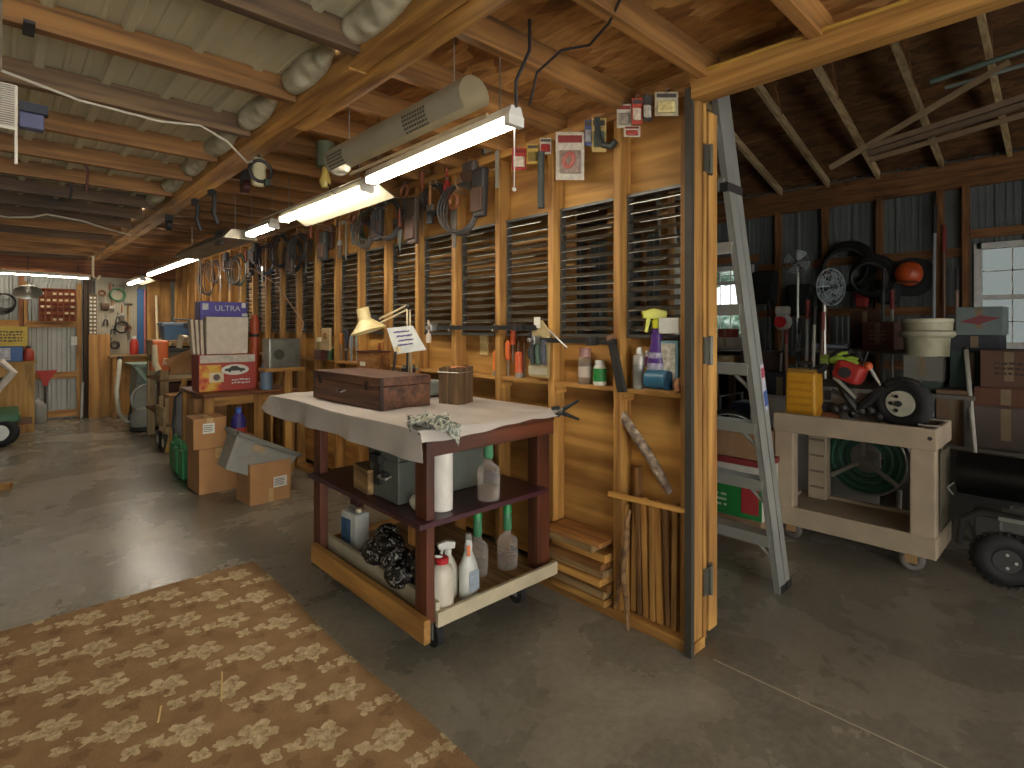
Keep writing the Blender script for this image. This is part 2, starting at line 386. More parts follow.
# louvres: tilted glass slats in side rails between the studs
rl_ = random.Random(31)
GL = glassy('8a8070', .07, .06)
for k in range(len(studY)-1):
    a, b = studY[k]+(.055 if k == 0 else .04), studY[k+1]
    if k > 13: break
    t = thing('louver_window', f'louvre of clear glass slats between studs, {ORD[k]} bay from the hinged end post', 'louver', (2.22, (a+b)/2, lb0), group='glass louvres between the partition studs', world=True)
    fr = MB(); fr.box(2.215, 2.25, a, a+.012, lb0, lb1); fr.box(2.215, 2.25, b-.012, b, lb0, lb1); fr.box(2.21, 2.252, a, b, lb0-.012, lb0+.004); fr.box(2.21, 2.252, a, b, lb1-.006, lb1+.008)
    obj('louver_frame', fr, plain('5a5a56', .4, .5), t)
    sl = MB()
    for j in range(14):
        z = lb0+.036+j*.0465
        sl.boxc((2.222, (a+b)/2, z), (.004, b-a-.03, .044), (0, math.radians(66+rl_.uniform(-7, 7)), rl_.uniform(-.02, .02)))
    obj('slats', sl, GL, t)
    rim = MB()
    for j in range(14):
        z = lb0+.036+j*.0465-.012; w = (b-a)-.03; u0 = rl_.uniform(0, .5)*w*(rl_.random() < .6); u1 = w-rl_.uniform(0, .4)*w*(rl_.random() < .4)
        rim.boxc((2.207, a+.015+(u0+u1)/2, z), (.005, u1-u0, .0032))
    obj('clip_strip', rim, plain('b9b7ae', .3, .4), t)
# ---- door leaf at the end of the partition
dr = thing('door_1', 'open plank door leaf hinged on the end of the partition', 'door', (2.36, 1.2, .03), world=True); dr['kind'] = 'structure'
mb = MB(); mb.box(2.335, 2.415, 1.19, 1.235, .03, 2.38); obj('door_stile', mb, pine('z'), dr, bev=.003)
obj('weather_strip', MB().box(2.13, 2.157, 1.165, 1.195, .0, 2.42), plain('38342c', .6), dr, label='dark grey rubber strip')
obj('jamb_board', MB().box(2.255, 2.283, 1.175, 1.21, .03, 2.4), pine('z'), dr)
obj('edge_strip', MB().box(2.297, 2.333, 1.24, 1.255, .03, 2.38), plain('3a1a10', .7), dr)
for z in (.28, 1.30, 2.15):
    h = MB(); h.boxc((2.278, 1.172, z), (.05, .006, .12)); h.cyl((2.305, 1.166, z-.065), (2.305, 1.166, z+.065), .010); h.boxc((2.33, 1.184, z), (.045, .006, .12))
    obj('hinge', h, plain('6d6c62', .4, .7), dr)
# ---- garage far wall timbers
for i, (y0, y1) in enumerate(((-3.4, 2.2), (2.2, YB))):
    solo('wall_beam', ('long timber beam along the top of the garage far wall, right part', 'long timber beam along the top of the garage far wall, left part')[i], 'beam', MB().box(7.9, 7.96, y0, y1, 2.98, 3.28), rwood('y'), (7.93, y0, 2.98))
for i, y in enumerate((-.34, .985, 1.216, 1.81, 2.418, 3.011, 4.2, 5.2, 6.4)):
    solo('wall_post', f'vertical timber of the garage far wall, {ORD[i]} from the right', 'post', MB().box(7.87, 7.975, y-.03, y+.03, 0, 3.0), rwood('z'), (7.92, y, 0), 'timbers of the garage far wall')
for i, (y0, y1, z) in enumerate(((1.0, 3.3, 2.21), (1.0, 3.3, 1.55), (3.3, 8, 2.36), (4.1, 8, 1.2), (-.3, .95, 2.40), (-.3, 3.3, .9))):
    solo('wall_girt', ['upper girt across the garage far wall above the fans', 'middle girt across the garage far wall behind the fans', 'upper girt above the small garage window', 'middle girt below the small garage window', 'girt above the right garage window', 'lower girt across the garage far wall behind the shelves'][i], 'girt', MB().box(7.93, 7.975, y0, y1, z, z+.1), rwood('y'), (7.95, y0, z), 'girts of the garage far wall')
WHITE = plain('c9c9c2', .5)
for i, (y0, y1, z0, z1) in enumerate(WIN):
    w = thing('window_%d' % (i+1), ('sash window at the right end of the garage far wall', 'small sash window glimpsed behind the ladder')[i], 'window', (XG, (y0+y1)/2, z0), world=True); w['kind'] = 'structure'
    zm = z0+(z1-z0)*(.48 if i == 0 else .78)
    f = MB(); e = .045
    f.box(XG-.06, XG+.03, y0-.02, y0+e, z0-.02, z1+.02); f.box(XG-.06, XG+.03, y1-e, y1+.02, z0-.02, z1+.02); f.box(XG-.06, XG+.03, y0, y1, z1-e, z1+.02); f.box(XG-.07, XG+.03, y0, y1, z0-.03, z0+e)
    f.box(XG-.05, XG+.02, y0, y1, zm-.025, zm+.025)
    obj('window_frame', f, WHITE, w)
    g = MB()
    for q in (1, 2, 3): g.box(XG-.01, XG+.005, y0+(y1-y0)*q/4-.006, y0+(y1-y0)*q/4+.006, z0, z1)
    for za, zb in ((z0, zm), (zm, z1)): g.box(XG-.01, XG+.005, y0, y1, (za+zb)/2-.006, (za+zb)/2+.006)
    obj('grille', g, WHITE, w)
    obj('pane', MB().box(XG+.006, XG+.010, y0, y1, z0, z1), glassy('707474' if i == 0 else 'c0c4c4', .04, .02), w)
# ---- garage roof timbers: pale lower chords, dark webs and purlins
RAFY = (.62, 1.20, 1.82, 2.38, 2.97, 3.56)
for i, y in enumerate(RAFY):
    mb = MB(); z = lambda x: 3.25+.285*(7.85-x)
    mb.prism([(2.45, z(2.45)), (7.9, z(7.9)), (7.9, z(7.9)+.095), (2.45, z(2.45)+.095)], y-.02, y+.02, 'y')
    solo('roof_rafter', f'pale sloping lower chord of the garage roof, {ORD[i]} from the right', 'rafter', mb, lwood('x'), (5, y, 4.1), 'rafters of the garage roof')
    for k, (xa, xb) in enumerate(((6.3, 6.0), (5.4, 6.0), (4.4, 4.42))):
        m_ = MB(); m_.tube([(xa, y, z(xa)+.06), (xb, y, roofz(xb)-.05)], .03, 4)
        solo('truss_web', f'dark web board above the {ORD[i]} lower chord from the right, {ORD[k]} from the far wall', 'board', m_, rwood('z'), (xa, y, z(xa)), 'webs of the garage roof')
for i, x in enumerate((3.4, 4.3, 5.2, 6.1, 6.9)):
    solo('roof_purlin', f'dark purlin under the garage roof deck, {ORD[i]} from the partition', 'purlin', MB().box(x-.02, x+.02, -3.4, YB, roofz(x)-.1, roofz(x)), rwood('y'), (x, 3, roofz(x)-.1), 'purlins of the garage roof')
sh_ = MB(); rs_ = random.Random(9)
for q in range(60): sh_.sph((10.2+rs_.uniform(-.4, .4), 4.0+rs_.uniform(-1.4, 1.6), rs_.uniform(.3, 3.2)), rs_.uniform(.18, .36), 8)
def leafy():
    m, n, b = nt('pale_leaves'); no = N(n, 'ShaderNodeTexNoise'); no.inputs['Scale'].default_value = 9; no.inputs['Detail'].default_value = 8; L(n, coords(n), no.inputs['Vector'])
    L(n, ramp(n, no.outputs['Fac'], [(.35, srgb('3f5a48')), (.5, srgb('8aa894')), (.62, srgb('dde6e0'))]), b.inputs['Base Color']); b.inputs['Roughness'].default_value = .8; bump(n, b, no.outputs['Fac'], 1, .1); return m
solo('shrub', 'pale green leafy shrub outside the small garage window', 'shrub', sh_, leafy(), (10.2, 4, 0), kind=None)
struct('ground', MB().box(XG+.1, 30, -12, 25, -.12, -.02), plain('8a8a78', .9))
# ---- shop ceiling: beam on the line X~1.05, joists each side
bm_ = thing('ceiling_beam', 'long doubled timber beam running down the middle of the shop ceiling', 'beam', (1.05, 3, 2.385), world=True)
for (x0, x1, y0, y1, z0) in ((.965, 1.045, -3.4, 1.95, 2.40), (1.05, 1.125, -3.4, 2.7, 2.385), (.975, 1.05, 1.955, 6.2, 2.395), (1.055, 1.125, 2.705, 7.0, 2.40), (.975, 1.05, 6.205, 10.3, 2.4), (1.055, 1.12, 7.005, 10.3, 2.405)):
    obj('beam_plank', MB().box(x0, x1, y0, y1, z0, 2.54), pine('y'), bm_, bev=.003)
JW = (wood('grey_joist_wood', '7a6040', '48362a', 'x'), wood('joist_wood', 'a87840', '6c4a26', 'x'))
i = 0; y = 1.24
while y < YB-.1:
    solo('ceiling_joist', f'ceiling joist under the steel ceiling left of the beam, {ORD[i]} from the front', 'joist', MB().box(-3.05, .965, y, y+.045, 2.41, 2.51), JW[(0, 0, 1, 0, 1, 1, 1, 0)[i % 8]], (-1, y, 2.41), 'joists left of the ceiling beam', bev=.002)
    y += .6; i += 1
i = 0; y = .66
while y < YB-.1:
    solo('floor_joist', f'joist under the strand board between beam and partition, {ORD[i]} from the front', 'joist', MB().box(1.125, 2.24, y, y+.045, 2.44, 2.55), wood('joist_wood', '9c6c38', '5e3e20', 'x'), (1.6, y, 2.44), 'joists right of the ceiling beam', bev=.002)
    y += .43; i += 1
solo('end_header', 'brown board header across the shop in front of the end wall', 'board', MB().box(-3.05, 2.14, 10.50, 10.54, 2.19, 2.52), wood('pine_brown', '9a6030', '5a3418', 'x'), (0, 10.5, 2.19))
# spray foam lumps where joists meet the beam
FOAM = plain('b0a88e', .9, 0, .2, 30)
rf = random.Random(21)
for i, y in enumerate((1.66, 2.26, 2.86, 3.46, 4.06, 4.66, 5.26)):
    mb = MB()
    mb.sph((.945, y+.035, 2.485), .1, 40, (.55, 2.55, .62))
    for v in mb.bm.verts: v.co += Vector((1, .3, .6))*(.010*math.sin(23*v.co.y+i)*math.sin(31*v.co.z+2*i)+.006*math.sin(61*v.co.y+3*i))
    solo('foam_lump', f'pale spray foam patch on the left side of the ceiling beam, {ORD[i]} from the front', 'foam', mb, FOAM, (.95, y, 2.47), 'spray foam along the ceiling beam', smooth=True)
# ---- rug
def rug(u, v):
    x = -1.4+2.5*u; y = -.4+3.84*v
    return (x+.012*math.sin(5*v*PI)*(u > .5), y, .006+.003*math.sin(9*u)*math.sin(7*v))
solo('floor_rug', 'large brown floral rug lying on the concrete floor', 'rug', MB().sheet(rug, 30, 40, (0, 0, -.006)), rugmat(), (0, 1.5, 0), smooth=True)
# ---- fluorescent lights
TUBEM = emit('fff3e0', TUBE)
def fixture(name, label, p0, p1, refl=None, w=.075, tubes=(-1, 1)):
    p0, p1 = Vector(p0), Vector(p1); d = (p1-p0); l = d.length; d.normalize(); c = (p0+p1)/2
    t = thing(name, label, 'light', c, group='fluorescent shop lights')
    s = Vector((d.y, -d.x, 0)).normalized(); u = s.cross(d)
    M = Matrix((d, s, u)).transposed().to_4x4()
    mb = MB(); mb.prism([(-w/2, 0), (w/2, 0), (w*.3, .04), (-w*.3, .04)], -l/2, l/2, 'x'); obj('housing', mb.xf(M), plain('cfcdc4', .4), t)
    for q in tubes:
        obj('tube', MB().cyl((-l/2+.02, q*w*.27, -.014), (l/2-.02, q*w*.27, -.014), .0135 if w > .05 else .007, n=10).xf(M), TUBEM, t, smooth=True)
    for q in (-1, 1):
        mb = MB(); mb.box(q*(l/2-.012)-.014, q*(l/2-.012)+.014, -w/2, w/2, -.032, .004); obj('lamp_holder', mb.xf(M), plain('dcdad2', .4), t)
        mb = MB(); x = q*l*.42; top = 2.55-c.z
        P = M @ Vector((x, 0, .04)); mb.tube([P, (P.x, P.y, top)], .003); obj('hanging_chain', mb, plain('77756c', .4, .6), t)
    if refl:
        mb = MB(); a, b = refl
        mb.sheet(lambda i, j: (-l/2+l*i, w/2+(a*j), .036-b*j), 1, 3, (0, .002, .004)); mb.sheet(lambda i, j: (-l/2+l*i, -w/2-(a*j), .036-b*j), 1, 3, (0, -.002, .004))
        obj('reflector', mb.xf(M), plain('d8d0b4', .45), t)
    return t
fixture('fluorescent_light', 'nearest long lit tube light hanging beside the beige housing', (1.40, 1.47, 2.185), (1.45, 2.66, 2.20))
fixture('fluorescent_light', 'lit tube light with a wide cream reflector, second from the front', (1.49, 2.76, 2.19), (1.49, 4.0, 2.19), (.13, .075))
fixture('fluorescent_light', 'short visible lit tube light just beyond the cream reflector light', (1.48, 4.15, 2.17), (1.48, 4.7, 2.17))
fixture('fluorescent_light', 'lit tube light over the cardboard boxes, beyond the grey metal housing', (1.55, 6.6, 2.17), (1.55, 9.2, 2.17))
fixture('fluorescent_light', 'farthest lit tube light near the pegboard, with white reflector', (1.52, 9.5, 2.12), (1.52, 10.6, 2.12), (.12, .06))
fixture('fluorescent_light', 'long thin tube light on the end wall above the metal door', (-.9, 10.4, 2.19), (1.0, 10.4, 2.16), None, .04, (0,))
# ---------------------------------------------------------------- generic builders
BLACK = plain('1d1c1c', .5); DARK = plain('2c2a29', .55); GREY = plain('77776f', .5); STL = plain('a3a29b', .35, .8); PAPER = plain('d8d4c6', .8); CREAM = plain('cfc2a0', .5)
RED = plain('a8322a', .5); BLUE = plain('2f4f86', .5); ORANGE = plain('d8692a', .5); GREEN = plain('2f7a44', .5); YEL = plain('c9b23a', .5); KRAFT = plain('a87c50', .85, 0, .1, 9); LABELW = plain('dcdad0', .7); INK = plain('3a3632', .8); RUBBER = plain('1a1a1a', .75, 0, .25, 40)
MAROON = plain('43242a', .35, 0, .2, 5)
def strokes(name, parent, mat, M, w, h, rows, rnd, th=.003, dep=.0008):
    """a few rows of printed or handwritten marks"""
    mb = MB()
    for j in range(rows):
        y = h*(.5-(j+.5)/rows); x = -w/2
        while x < w/2-th*2:
            l = min(rnd.uniform(.06, .22)*w, w/2-x); mb.boxc((x+l/2, y+rnd.uniform(-.1, .1)*h/rows, 0), (l, h/rows*.45, dep)); x += l+w*.05
    return obj(name, mb.xf(M), mat, parent)
def carton(name, label, loc, d, rz=0, mat=None, group=None, tape=True, open_top=False, lab=None, cat='box'):
    t = thing(name, label, cat, loc, rz, group); x, y, z = d; m = mat or KRAFT
    if open_top:
        mb = MB(); e = .006
        mb.box(-x/2, x/2, -y/2, y/2, 0, e)
        for s in (-1, 1):
            mb.box(s*x/2-e/2, s*x/2+e/2, -y/2, y/2, 0, z); mb.box(-x/2, x/2, s*y/2-e/2, s*y/2+e/2, 0, z)
        obj('carton_body', mb, m, t)
    else:
        obj('carton_body', MB().box(-x/2, x/2, -y/2, y/2, 0, z), m, t, bev=.003)
        fl = MB(); fl.box(-x/2, -.002, -y/2, y/2, z, z+.004); fl.box(.002, x/2, -y/2, y/2, z, z+.004); obj('flap', fl, m, t)
    if tape: obj('tape', MB().box(-.025, .025, -y/2-.0012, y/2+.0012, z*.78, z+.005) if not open_top else MB().box(-.02, .02, -y/2-.004, -y/2-.003, .0, z*.35), plain('b89a68', .35), t)
    if lab:
        cx, cz, w, h = lab
        l = obj('shipping_label', MB().box(cx-w/2, cx+w/2, -y/2-.0055, -y/2-.0035, cz-h/2, cz+h/2), LABELW, t)
        strokes('print', l, INK, frame((cx-.05*w, -y/2-.0062, cz), (1, 0, 0), (0, 0, 1)), w*.75, h*.7, 4, random.Random(hash(label) % 999 if False else len(label)))
    return t
def bottle(name, label, loc, prof, mat, cap=None, capmat=None, band=None, bandmat=None, group=None, cat='bottle', n=18, sc=(1, 1)):
    t = thing(name, label, cat, loc, 0, group)
    obj('bottle_body', MB().lathe(prof, n=n, sc=sc), mat, t, smooth=True)
    if band:
        r, z0, z1 = band; obj('label_band', MB().lathe([(r, z0), (r, z1)], n=n, caps=False, sc=sc), bandmat or LABELW, t, smooth=True)
    if cap:
        r, z0, z1 = cap; obj('cap', MB().lathe([(r, z0), (r, z1-.004), (r*.86, z1)], n=14), capmat or WHITE, t, smooth=True)
    return t
def spray_head(t, z, mat, tip=None, s=1.0, yaw=-.6, k=1):
    R = Matrix.Translation((0, 0, z)) @ Matrix.Rotation(yaw, 4, 'Z')
    mb = MB(); mb.lathe([(.016*s, 0), (.017*s, .025*s), (.012*s, .032*s)], n=12)
    mb.prism([(-.03*s, .03*s), (.045*s, .034*s), (.05*s, .058*s), (.01*s, .068*s), (-.034*s, .058*s)], -.012*s, .012*s, 'y')
    obj('spray_head', mb.xf(R), mat, t, bev=.003)
    g = MB(); g.prism([(.02*s, .034*s), (.034*s, .034*s), (.04*s, -.012*s), (.032*s, -.014*s)], -.006*s, .006*s, 'y'); obj('trigger', g.xf(R), tip or mat, t)
def spray_can(name, label, loc, col, r=.032, h=.19, cap=WHITE, band=None):
    t = thing(name, label, 'spray can', loc)
    obj('can_body', MB().lathe([(r*.95, 0), (r, .006), (r, h*.76), (r*.86, h*.82), (r*.5, h*.85)], n=18), col, t, smooth=True)
    obj('cap', MB().lathe([(r*.5, h*.85), (r*.46, h*.95), (r*.3, h)], n=14), cap, t, smooth=True)
    if band: obj('label_band', MB().lathe([(r*1.01, h*.1), (r*1.01, h*.6)], n=18, caps=False), band, t, smooth=True)
    return t
# ================================================================ rolling workbench
wb = thing('workbench', 'dark stained rolling workbench under a grey tarp in front of the stud wall', 'workbench', (1.66, 2.5, 0), world=True)
obj('bench_top', MB().box(1.27, 2.08, 1.90, 3.5, .925, .962), dwood('y'), wb)
ap = MB(); ap.box(1.29, 2.07, 1.895, 1.93, .86, .93); obj('apron', ap, dwood('x'), wb, bev=.002)
obj('apron', MB().box(1.29, 1.32, 1.93, 3.0, .865, .925), dwood('y'), wb)
for x0, x1, y0, y1 in ((1.285, 1.325, 1.885, 1.972), (1.985, 2.07, 1.925, 2.0), (1.28, 1.325, 2.9, 2.99), (1.985, 2.07, 2.9, 2.985)):
    obj('leg', MB().box(x0, x1, y0, y1, .17, .93), dwood('z'), wb, bev=.003)
obj('shelf', MB().box(1.235, 2.0, 1.86, 2.96, .578, .602), MAROON, wb, bev=.004)
obj('shelf', MB().box(1.29, 2.06, 1.90, 3.0, .160, .172), gwood('y'), wb, label='plywood bottom shelf')
obj('base_board', MB().box(1.252, 1.284, 1.855, 2.96, .112, .21), pine('y'), wb, bev=.003, label='bare pine long board')
obj('base_board', MB().box(1.335, 1.355, 1.89, 2.95, .172, .245), plain('b8ae94', .6, 0, .15, 12), wb, label='pale inner rail')
obj('base_board', MB().box(1.33, 2.07, 1.868, 1.888, .15, .212), plain('b4a88c', .6, 0, .15, 12), wb, bev=.002, label='pale front rail')
obj('base_board', MB().box(1.33, 2.07, 3.0, 3.02, .13, .205), pine('x'), wb)
obj('brace', MB().box(1.30, 1.36, 2.0, 2.05, .46, .578), pine('z'), wb); obj('brace', MB().box(1.50, 1.54, 2.9, 2.99, .172, .578), dwood('z'), wb)
for x, y in ((1.40, 1.99), (1.93, 2.02), (1.40, 2.9), (1.93, 2.9)):
    c = MB(); c.cyl((x-.018, y, .05), (x+.018, y, .05), .05, n=18); w = obj('caster', c, RUBBER, wb, smooth=True)
    f = MB(); f.boxc((x, y, .13), (.07, .07, .006)); f.box(x-.028, x-.022, y-.02, y+.02, .04, .13); f.box(x+.022, x+.028, y-.02, y+.02, .04, .13); f.cyl((x-.03, y, .05), (x+.03, y, .05), .008, n=8); f.box(x-.02, x+.02, y-.02, y+.02, .13, .16)
    obj('fork', f, STL, w)
def tarp(u, v):
    # u runs across (hanging edge -> wall side), v along the bench
    y = 1.872+1.70*v; wob = .005*math.sin(19*v)+.003*math.sin(43*v+2)
    if u < .2:
        k = 1-u/.2; drop = .118*k*(1-.25*max(0, v-.8)/.2); flare = .010+.02*max(0, v-.75)/.25+.01*math.sin(23*v)*k
        return (1.246+wob*k-flare*k, y-.028*k*max(0, 1-8*v)+.10*k*max(0, v-.8)/.2, .974-drop-.004*math.sin(9*v))
    xx = 1.246+(u-.2)/.8*.885; z = .973+.003*math.sin(7*xx)*math.sin(11*v)+.0025*math.sin(31*xx+9*v)
    if v == 0: z -= .028+.012*math.sin(6*xx)
    return (xx, y-(.012 if v == 0 else 0)-.02*math.sin(5*xx)*(v < .02), z)
solo('tarp', 'grey white drop cloth draped over the workbench top', 'tarp', MB().sheet(tarp, 50, 80, (.0015, .001, .003)), plain('bab2aa', .42, 0, .10, 6), (1.66, 2.5, .965), smooth=True)
# chest
ch = thing('wooden_chest', 'old brown wooden carpenter chest on the grey tarp', 'chest', (1.555, 2.86, .98), .02)
obj('chest_body', MB().box(-.155, .155, -.38, .38, 0, .118), bwood('y'), ch, bev=.004)
obj('lid', MB().box(-.157, .157, -.382, .382, .12, .166), bwood('y'), ch, bev=.004)
hdl = MB(); hdl.tube([(-.158, -.04+.02, .075), (-.185, -.02, .066), (-.185, .05, .066), (-.158, .07, .075)], .005); obj('handle', hdl, plain('55504a', .4, .7), ch)
for y in (-.25, .3):
    l = MB(); l.boxc((-.158, y, .118), (.006, .03, .05)); l.cyl((-.166, y, .108), (-.158, y, .108), .008, n=8); obj('latch', l, plain('3b2a20', .5, .5), ch)
for s in (-1, 1):
    m_ = MB(); m_.box(-.16, -.14, s*.383-.003, s*.383+.003, 0, .166); obj('corner_strip', m_, plain('2c1c16', .6), ch)
# pencil block: bundle of split wood with pencils
OLD = wood('old_slat', '7d6244', '4a3928', 'z'); st = thing('wood_block', 'block of bundled brown wood slats standing on the tarp', 'block', (1.885, 2.475, .978), .3)
for i in range(6):
    for j in range(4):
        if i in (0, 5) or j in (0, 3): obj('slat', MB().boxc((-.062+i*.025, -.05+j*.033, .1+random.uniform(-.004, .008)), (.024, .031, .205)), OLD, st)
obj('wire_tie', MB().tube([(-.078, -.070, .175), (.078, -.070, .175), (.078, .070, .175), (-.078, .070, .175)], .003, closed=True), STL, st)
pr = MB(); pr.box(-.055, .055, -.035, .035, .16, .202); obj('core', pr, plain('c87a4a', .7), st)
# rag over the near corner
def rag(u, v):
    a = (u-.5)*.24; b = (v-.5)*.30
    x = 1.375+a*.75+b*.35; y = 1.985+b*.75-a*.25
    z = .995+.014*math.sin(11*u+3*v)+.011*math.sin(14*v+5*u)+.004*math.sin(30*u)
    if x < 1.255: z -= (1.255-x)*1.4; x = 1.222-.1*(1.255-x)
    if y < 1.885: z -= (1.885-y)*1.5; y = 1.84-.1*(1.885-y)
    return (x, y, z)
def checkcloth():
    m, n, b = nt('patterned_rag'); vo = N(n, 'ShaderNodeTexNoise'); vo.inputs['Scale'].default_value = 13; vo.inputs['Detail'].default_value = 3; vo.inputs['Distortion'].default_value = 2.5; L(n, coords(n), vo.inputs['Vector'])
    L(n, ramp(n, vo.outputs['Fac'], [(.38, srgb('39423c')), (.46, srgb('8a8f82')), (.52, srgb('c0bcb0')), (.6, srgb('5a6458'))]), b.inputs['Base Color']); b.inputs['Roughness'].default_value = .9; return m
solo('rag', 'crumpled dark green and white rag on the near corner of the tarp', 'rag', MB().sheet(rag, 28, 28, (0, 0, .003)), checkcloth(), (1.4, 2.05, .985), smooth=True)
# small grey box and oddments behind the chest
gb = thing('plastic_case', 'small pale grey plastic case beside the wood block on the tarp', 'case', (1.93, 2.82, .98), .1); obj('case_body', MB().boxc((0, 0, .045), (.16, .14, .07)), plain('8f9a96', .5), gb, bev=.006); obj('lid', MB().boxc((0, 0, .088), (.165, .145, .014)), plain('9aa5a0', .5), gb, bev=.004)
# black spring clamp at the right corner of the tarp
cl = thing('spring_clamp', 'black spring clamp gripping the right corner of the tarp', 'clamp', (2.10, 1.87, .97), world=True)
for s in (-1, 1):
    m_ = MB(); m_.tube([(2.06, 1.90, .972+s*.016), (2.09, 1.885, .972+s*.02), (2.115, 1.865, .972-s*.012), (2.16, 1.80, .972-s*.04+(.02 if s < 0 else 0))], [.009, .012, .012, .006], 8); obj('jaw', m_, BLACK, cl, smooth=True)
obj('pivot', MB().cyl((2.092, 1.868, .985), (2.112, 1.882, .955), .012), STL, cl)
# ---- desk lamp
DL = Vector((1.88, 3.42, .98))
dl = thing('desk_lamp', 'cream swing arm desk lamp behind the wooden chest', 'lamp', DL)
obj('lamp_base', MB().lathe([(.09, 0), (.09, .012), (.03, .03), (.018, .05)], c=(.10, -.32, 0)), CREAM, dl, smooth=True)
sh = MB(); sh.lathe([(.043, .15), (.043, .072), (.05, .062), (.115, 0), (.125, -.012), (.121, -.014), (.11, 0), (.045, .06)], c=(-.03, .0, .41), ax=(-.18, .2, .9), n=24, caps=False); sh.lathe([(.0, .152), (.043, .15)], c=(-.03, 0, .41), ax=(-.18, .2, .9), n=24, caps=False)
obj('lamp_shade', sh, plain('d8c590', .4), dl, smooth=True)
arm = MB()
for dz in (0, .03): arm.tube([(.03, -.03, .45+dz), (.10, -.30, .545+dz)], .006); 
for dx in (0, .022): arm.tube([(.10+dx-.01, -.30, .55), (.10+dx-.01, -.32, .05)], .006)
obj('arm', arm, CREAM, dl); obj('joint', MB().sph((.10, -.30, .56), .02, 10), BLACK, dl, smooth=True)
obj('swivel', MB().tube([(-.03, 0, .49), (.02, -.02, .50), (.03, -.03, .46)], .016, 8), BLACK, dl, smooth=True)
# ---- handwritten sign on two dark cans
sg = thing('paper_sign', 'tilted white sheet with blue purple handwriting behind the chest', 'sign', (1.86, 2.98, .98))
SL = sg.location
cn_ = [W(387, 328.5, X=1.88)-SL, W(413, 326, X=1.97)-SL, W(426.5, 350, X=1.95)-SL, W(395.5, 354.5, X=1.84)-SL]
def on_sheet(u, v, o=0):
    p = cn_[0].lerp(cn_[1], u).lerp(cn_[3].lerp(cn_[2], u), v); nn = (cn_[1]-cn_[0]).cross(cn_[3]-cn_[0]).normalized(); nn = nn if nn.x < 0 else -nn
    return p+nn*o
nn_ = on_sheet(0, 0, 1)-on_sheet(0, 0)
obj('sheet', MB().sheet(lambda u, v: on_sheet(u, v), 4, 4, nn_*.004), plain('aeb2b0', .6), sg)
rn = random.Random(3); scr = MB()
for j in range(4):
    a0 = .18+.08*rn.random(); a1 = .62+.28*rn.random()
    scr.tube([on_sheet(a0+(a1-a0)*i/26, .2+.17*j+.045*math.sin(i*2.1+j)*rn.random(), .0065) for i in range(27)], .0032, 4)
obj('handwriting', scr, plain('463a82', .7), sg, label='scribbled lines of handwriting')
obj('clip', MB().boxc(on_sheet(.14, .85, .008), (.02, .04, .035)), plain('d8c8a0', .5), sg)
sp_ = MB(); sp_.tube([(.05, .04, 0), (.05, .04, .27)], .008); sp_.tube([(-.04, .09, 0), (-.03, .05, .27)], .008); sp_.boxc((0, .07, .006), (.16, .1, .012)); obj('stand', sp_, DARK, sg)
for i, (px, X, h, r, m_, nm, lb) in enumerate(((396, 2.0, .13, .028, GREEN, 'paint_can', 'small bright green can behind the chest lid'), (405, 2.02, .17, .03, DARK, 'canister', 'dark canister under the handwritten sign, left one'), (412, 2.05, .17, .026, plain('4b3a4a', .4), 'canister', 'dark purple canister under the handwritten sign, right one'), (417, 2.08, .15, .02, plain('c88a3a', .5), 'bottle', 'slim amber bottle right of the handwritten sign'), (423, 2.05, .10, .022, PAPER, 'jar', 'small white jar right of the handwritten sign'))):
    p = W(px, 366, X=X); t = thing(nm, lb, 'can' if 'can' in nm else nm, (p.x, p.y, .98)); obj('can_body', MB().lathe([(r, 0), (r, h*.8), (r*.8, h*.86)], n=14), m_, t, smooth=True); obj('cap', MB().lathe([(r*.7, h*.86), (r*.7, h)], n=12), plain('8a8578', .4), t)
# ---- on the bench shelves
am = thing('ammo_case', 'dark grey metal case with black latch on the maroon shelf', 'case', (1.55, 2.26, .605))
obj('case_body', MB().box(-.25, .25, -.13, .13, 0, .19), plain('5d625a', .5, .2), am, bev=.005)
obj('lid', MB().box(-.255, .255, -.135, .135, .192, .225), plain('5d625a', .5, .2), am, bev=.005)
l_ = MB(); l_.boxc((-.258, .03, .14), (.02, .055, .15)); l_.boxc((-.27, .03, .19), (.03, .085, .035)); l_.boxc((-.266, -.03, .12), (.02, .05, .03)); obj('latch', l_, BLACK, am)
l_ = MB(); l_.tube([(-.262, -.02, .125), (-.29, -.02, .115), (-.29, -.09, .115), (-.262, -.09, .125)], .005); obj('handle', l_, STL, am)
solo('paper_roll', 'white paper towel roll standing on the maroon shelf behind the near leg', 'roll', MB().lathe([(.015, 0), (.048, 0), (.048, .27), (.015, .27)], c=(1.42, 1.965, .605), n=24), plain('d5cfc6', .85), (1.42, 1.965, .605), smooth=True)
solo('plastic_bag', 'crumpled white plastic bag corner against the near bench leg', 'bag', MB().sph((1.335, 2.03, .636), .05, 8, (.6, 1.0, .7)), PAPER, (1.335, 2.03, .605), smooth=True)
wk = thing('wood_crate', 'small weathered wooden block on the far end of the maroon shelf', 'block', (1.34, 2.44, .605), -.1); obj('block_body', MB().box(-.06, .06, -.09, .09, 0, .105), gwood('y'), wk, bev=.004); obj('lid_board', MB().box(-.062, .062, -.092, .092, .106, .12), gwood('y'), wk)
